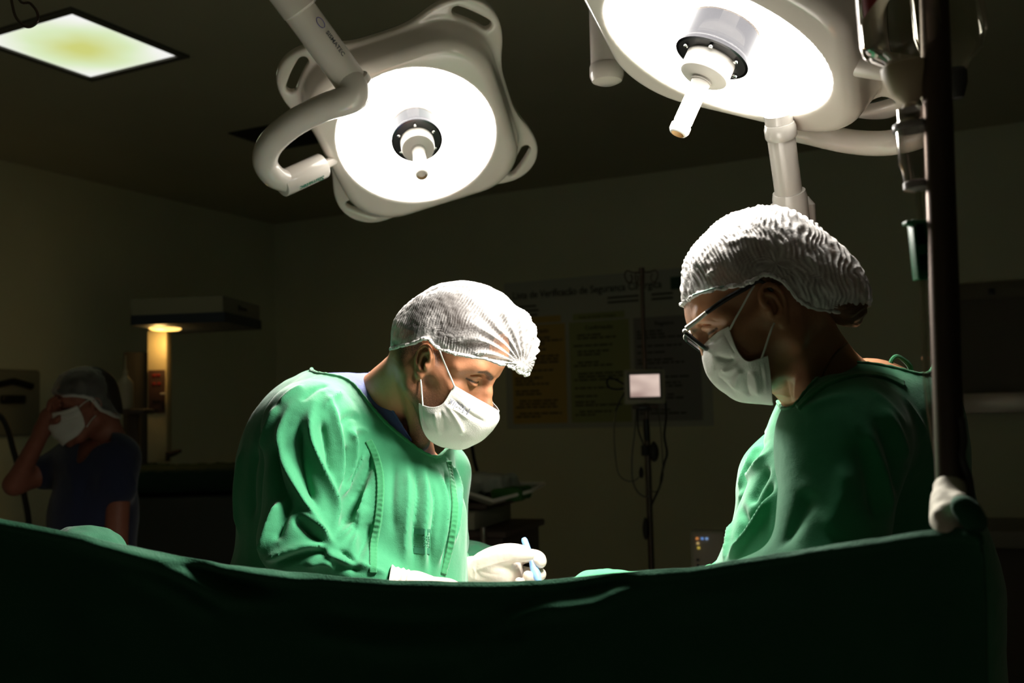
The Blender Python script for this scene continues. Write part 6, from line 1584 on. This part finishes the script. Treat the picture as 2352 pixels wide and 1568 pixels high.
vm, fm, _, w_ = grid_patch(cols, 8, 10); vm = vm*np.array((1.06, 1.10, 1)) + np.array((.004, 0, .006)); vm = vm + vnormals(vm, fm)*(.0016*np.sin(w_*28))[:, None]*(1 if vnormals(vm, fm)[:, 0].mean() > 0 else -1)
mo = obj('face_mask', HN.w(vm), fm, M['mask'], nur); thicken(mo, .0012, 0)
for s in (1, -1):
    MB().tube([HN.M @ Vector(q) for q in ((.038, s*.066, .012), (.015, s*.074, .025), (-.005, s*.078, .030))], .0015, 6, smooth=4).build('ear_loop', M['elastic'], mo)
    MB().tube([HN.M @ Vector(q) for q in ((.028, s*.062, -.060), (.010, s*.072, -.040), (-.006, s*.076, -.028))], .0015, 6, smooth=4).build('ear_loop', M['elastic'], mo)
# ---------------------------------------------------------------- foreground infusion stand with drip bottle
Yf = .875; kf = Yf/FPX
a_, b_ = P(2186, 1180, .91), P(2146, 0, .91)
fs = empty('infusion_stand', (a_.x, .91, 0), 'blurred dark steel pole in the right foreground, its drape end wrapped with white tape', 'infusion stand')
dirp = (b_-a_).normalized(); foot = a_ - dirp*(a_.z/dirp.z)
fs.location = foot
MB().cyl(foot + dirp*.03, a_ + dirp*1.3, .0130, n=28).build('pole', M['dark_steel'], fs)
hk = MB(); tp = a_ + dirp*1.3
for s in (1, -1): hk.tube([tp, tp + Vector((s*.06, 0, .02)), tp + Vector((s*.12, 0, -.01)), tp + Vector((s*.14, 0, .03))], .004, 8, smooth=5)
hk.build('hooks', M['dark_steel'], fs)
bs_ = MB()
for k in range(4): a = R(45+90*k); bs_.tube([foot + Z*.06, foot + Vector((.24*math.cos(a), .24*math.sin(a), .035))], [.018, .012], 10)
bs_.build('base', M['dark_steel'], fs)
# white tape binding the drape corner to the pole
def lumpy(name, prims, h, seed, m, parent, amp=.0016, sc_=70):
    lo = np.min([np.array(p[0]) - p[2] for p in prims] + [np.array(p[1]) - p[3] for p in prims], 0) - .02; hi = np.max([np.array(p[0]) + p[2] for p in prims] + [np.array(p[1]) + p[3] for p in prims], 0) + .02
    F = Field(lo, hi, h)
    for p in prims: F.cap(p[0], p[1], p[2], p[3], .012)
    v, f = F.mesh(); v = relax(v, f, 2); v = v + vnormals(v, f)*(amp*noise3(v, sc_, seed) + amp*.5*noise3(v, sc_*2.3, seed+1))[:, None]; return obj(name, v, f, m, parent)
kn = lumpy('tape_wrap', [(P(2184, 1126, .905), P(2188, 1180, .895), .0150, .0185), (P(2166, 1178, Yf), P(2178, 1200, Yf), .007, .010), (P(2205, 1150, Yf), P(2218, 1198, Yf), .006, .010), (P(2176, 1150, .89), P(2170, 1190, .885), .008, .011)], .0022, 3, mat('white tape', (.50, .47, .38), .8), fs)
cl = lumpy('clamp_cloth', [(P(2222, 1170, Yf-.02), P(2240, 1200, Yf-.02), .008, .010), (P(2205, 1158, Yf-.02), P(2225, 1180, Yf-.02), .007, .008)], .002, 8, M['drape'], fs, .001)
MB().tube([P(2208, 960, Yf+.02), P(2214, 1010, Yf+.02), P(2210, 1050, Yf+.02), P(2226, 1100, Yf+.02), P(2232, 1150, Yf+.01)], .0032, 10, smooth=6).build('cable', M['rubber'], fs)
# hidden far support of the drape at the left
ls = empty('drape_post', (P(-245, 1130, 1.06).x, 1.08, 0), 'steel post outside the left edge holding up the sagging green drape', 'post')
pt = P(-245, 1120, 1.08); MB().cyl((pt.x, 1.08, .02), pt, .012, n=20).build('pole', M['dark_steel'], ls); MB().lathe([(.15, 0), (.15, .015), (.02, .03)], Matrix.Translation((pt.x, 1.08, 0)), 28).build('foot', M['dark_steel'], ls)
# glass and clear plastics
def clear(name, tint, fac, rough=.03):
    m, nt, b, L = newmat(name); nt.nodes.remove(b); tr = nt.nodes.new('ShaderNodeBsdfTransparent'); tr.inputs[0].default_value = (*tint, 1)
    gl_ = nt.nodes.new('ShaderNodeBsdfGlossy'); gl_.inputs['Roughness'].default_value = rough; gl_.inputs[0].default_value = (.95, .92, .88, 1)
    lw = nt.nodes.new('ShaderNodeLayerWeight'); lw.inputs[0].default_value = fac; mx = nt.nodes.new('ShaderNodeMixShader')
    L.new(lw.outputs['Facing'], mx.inputs[0]); L.new(tr.outputs[0], mx.inputs[1]); L.new(gl_.outputs[0], mx.inputs[2]); L.new(mx.outputs[0], nt.nodes['Material Output'].inputs[0]); return m
M['clear'] = clear('clear drip plastic', (.80, .80, .74), .30)
Yb = .93; kb = Yb/FPX
def BP(x, y, Y=Yb): return P(x, y, Y)
axT, axB = BP(2064, -20), BP(2086, 180); ad = (axB-axT).normalized()
bt = empty('drip_bottle', tuple(BP(2086, 180)), 'clear drip bottle with a red printed label hanging upside down beside the foreground pole', 'drip bottle')
zz = Vector((0, 0, 1)).rotation_difference(ad).to_matrix().to_4x4()
Mb = Matrix.Translation(BP(2064, -20)) @ zz
rB = 98*kb; L_ = lambda px: px*kb
MB().lathe([(.001, -.17), (rB*.8, -.165), (rB, -.15), (rB, L_(60)), (rB, L_(118)), (rB*.95, L_(140)), (rB*.78, L_(160)), (rB*.50, L_(176)), (rB*.42, L_(186)), (rB*.40, L_(200))], Mb, 56, cap=False).build('bottle', M['clear'], bt)
lbm = MB(); V_ = []; n1 = 18
for k in range(n1+1):
    an = math.pi*(.62 + .80*k/n1)
    for z in (L_(-260), L_(18 + 44*(1-k/n1))): V_.append(Mb @ Vector((rB*1.004*math.cos(an)*1, rB*1.004*math.sin(an), z)))
# label faces the camera: angle measured round the bottle axis
vd = (Mb.inverted() @ CAM); base = math.atan2(vd.y, vd.x); V_ = []
side = 1 if (Mb @ Vector((math.cos(base+.3), math.sin(base+.3), 0))).x > (Mb @ Vector((math.cos(base), math.sin(base), 0))).x else -1
for k in range(n1+1):
    t = k/n1; an = base + side*(-.95 + 1.15*t)
    for z in (L_(-300), L_(66 - 62*t)): V_.append(Mb @ Vector((rB*1.004*math.cos(an), rB*1.004*math.sin(an), z)))
lbm.add(V_, [(2*k, 2*k+1, 2*k+3, 2*k+2) for k in range(n1)]); lo_ = lbm.build('red_label', M['red_print'], bt)
lc = Matrix.Translation(BP(2078, 150)); 
MB().lathe([(rB*.44, L_(176)), (rB*.60, L_(182)), (rB*.60, L_(196)), (rB*.54, L_(215)), (rB*.40, L_(246)), (rB*.22, L_(262)), (rB*.14, L_(270))], Mb, 40).build('stopper', mat('ivory rubber', (.52, .43, .28), .5), bt)
sp0 = Mb @ Vector((0, 0, L_(262)))
M['clear2'] = clear('drip chamber plastic', (.74, .72, .70), .62, .12)
set_ = empty('drip_set', tuple(sp0), 'clear drip chamber and tubing with a green roller clamp hanging below the bottle', 'drip set')
c0, c1_ = BP(2090, 240), BP(2108, 440); ad2 = (c1_-c0).normalized(); Mc = Matrix.Translation(c0) @ Vector((0, 0, 1)).rotation_difference(ad2).to_matrix().to_4x4()
MB().lathe([(.006, 0), (.0125, L_(12)), (.0125, L_(38)), (.0155, L_(48)), (.0165, L_(60)), (.0150, L_(62)), (.0145, L_(140)), (.0120, L_(160)), (.0118, L_(190)), (.0050, L_(200)), (.0035, L_(206))], Mc, 36, cap=False).build('drip_chamber', M['clear2'], set_)
MB().lathe([(.0170, L_(46)), (.0178, L_(50)), (.0178, L_(58)), (.0170, L_(62))], Mc, 36).build('chamber_collar', mat('clear collar', (.36, .34, .33), .25), set_)
MB().lathe([(.0108, L_(182)), (.0128, L_(186)), (.0128, L_(200)), (.0060, L_(206))], Mc, 36).build('chamber_base', mat('clear collar grey', (.36, .33, .33), .25), set_)
MB().tube([BP(2108, 440), BP(2110, 470), BP(2114, 505), BP(2118, 640), BP(2130, 900), BP(2170, 1150, Yb-.02)], .0030, 10, smooth=6).build('tubing', M['clear'], set_)
r0, r1_ = BP(2108, 505), BP(2122, 642); rd = (r1_-r0).normalized(); Rr = Vector((0, 0, -1)).rotation_difference(rd).to_matrix(); cc = (r0+r1_)/2
rc = MB().box(cc + Rr @ Vector((-.0065, 0, 0)), (.003, .014, (r1_-r0).length), Rr, .001).box(cc + Rr @ Vector((.0065, 0, 0)), (.003, .014, (r1_-r0).length), Rr, .001).box(cc + Rr @ Vector((0, .006, 0)), (.014, .002, (r1_-r0).length), Rr, .0008).box(cc + Rr @ Vector((-.002, 0, .026)), (.022, .012, .004), Rr, .001)
rc.build('roller_clamp', M['green_plastic'], set_)
MB().cyl(cc + Rr @ Vector((0, -.006, .0)), cc + Rr @ Vector((0, .006, .0)), .0048, n=18).build('roller', M['green_plastic'], set_)
# second bottle behind the pole
Mb2 = Matrix.Translation(P(2172, -20, 1.02)) @ zz
b2 = empty('drip_bottle', tuple(P(2172, 0, 1.02)), 'second clear drip bottle mostly hidden behind the foreground pole', 'drip bottle')
MB().lathe([(.001, -.17), (.030, -.165), (.036, -.15), (.036, .045), (.030, .066), (.016, .078), (.012, .086)], Mb2, 40, cap=False).build('bottle', M['clear'], b2)
MB().lathe([(.010, .084), (.012, .088), (.011, .100), (.006, .115)], Mb2, 28).build('stopper', mat('grey rubber', (.05, .05, .045), .6), b2)
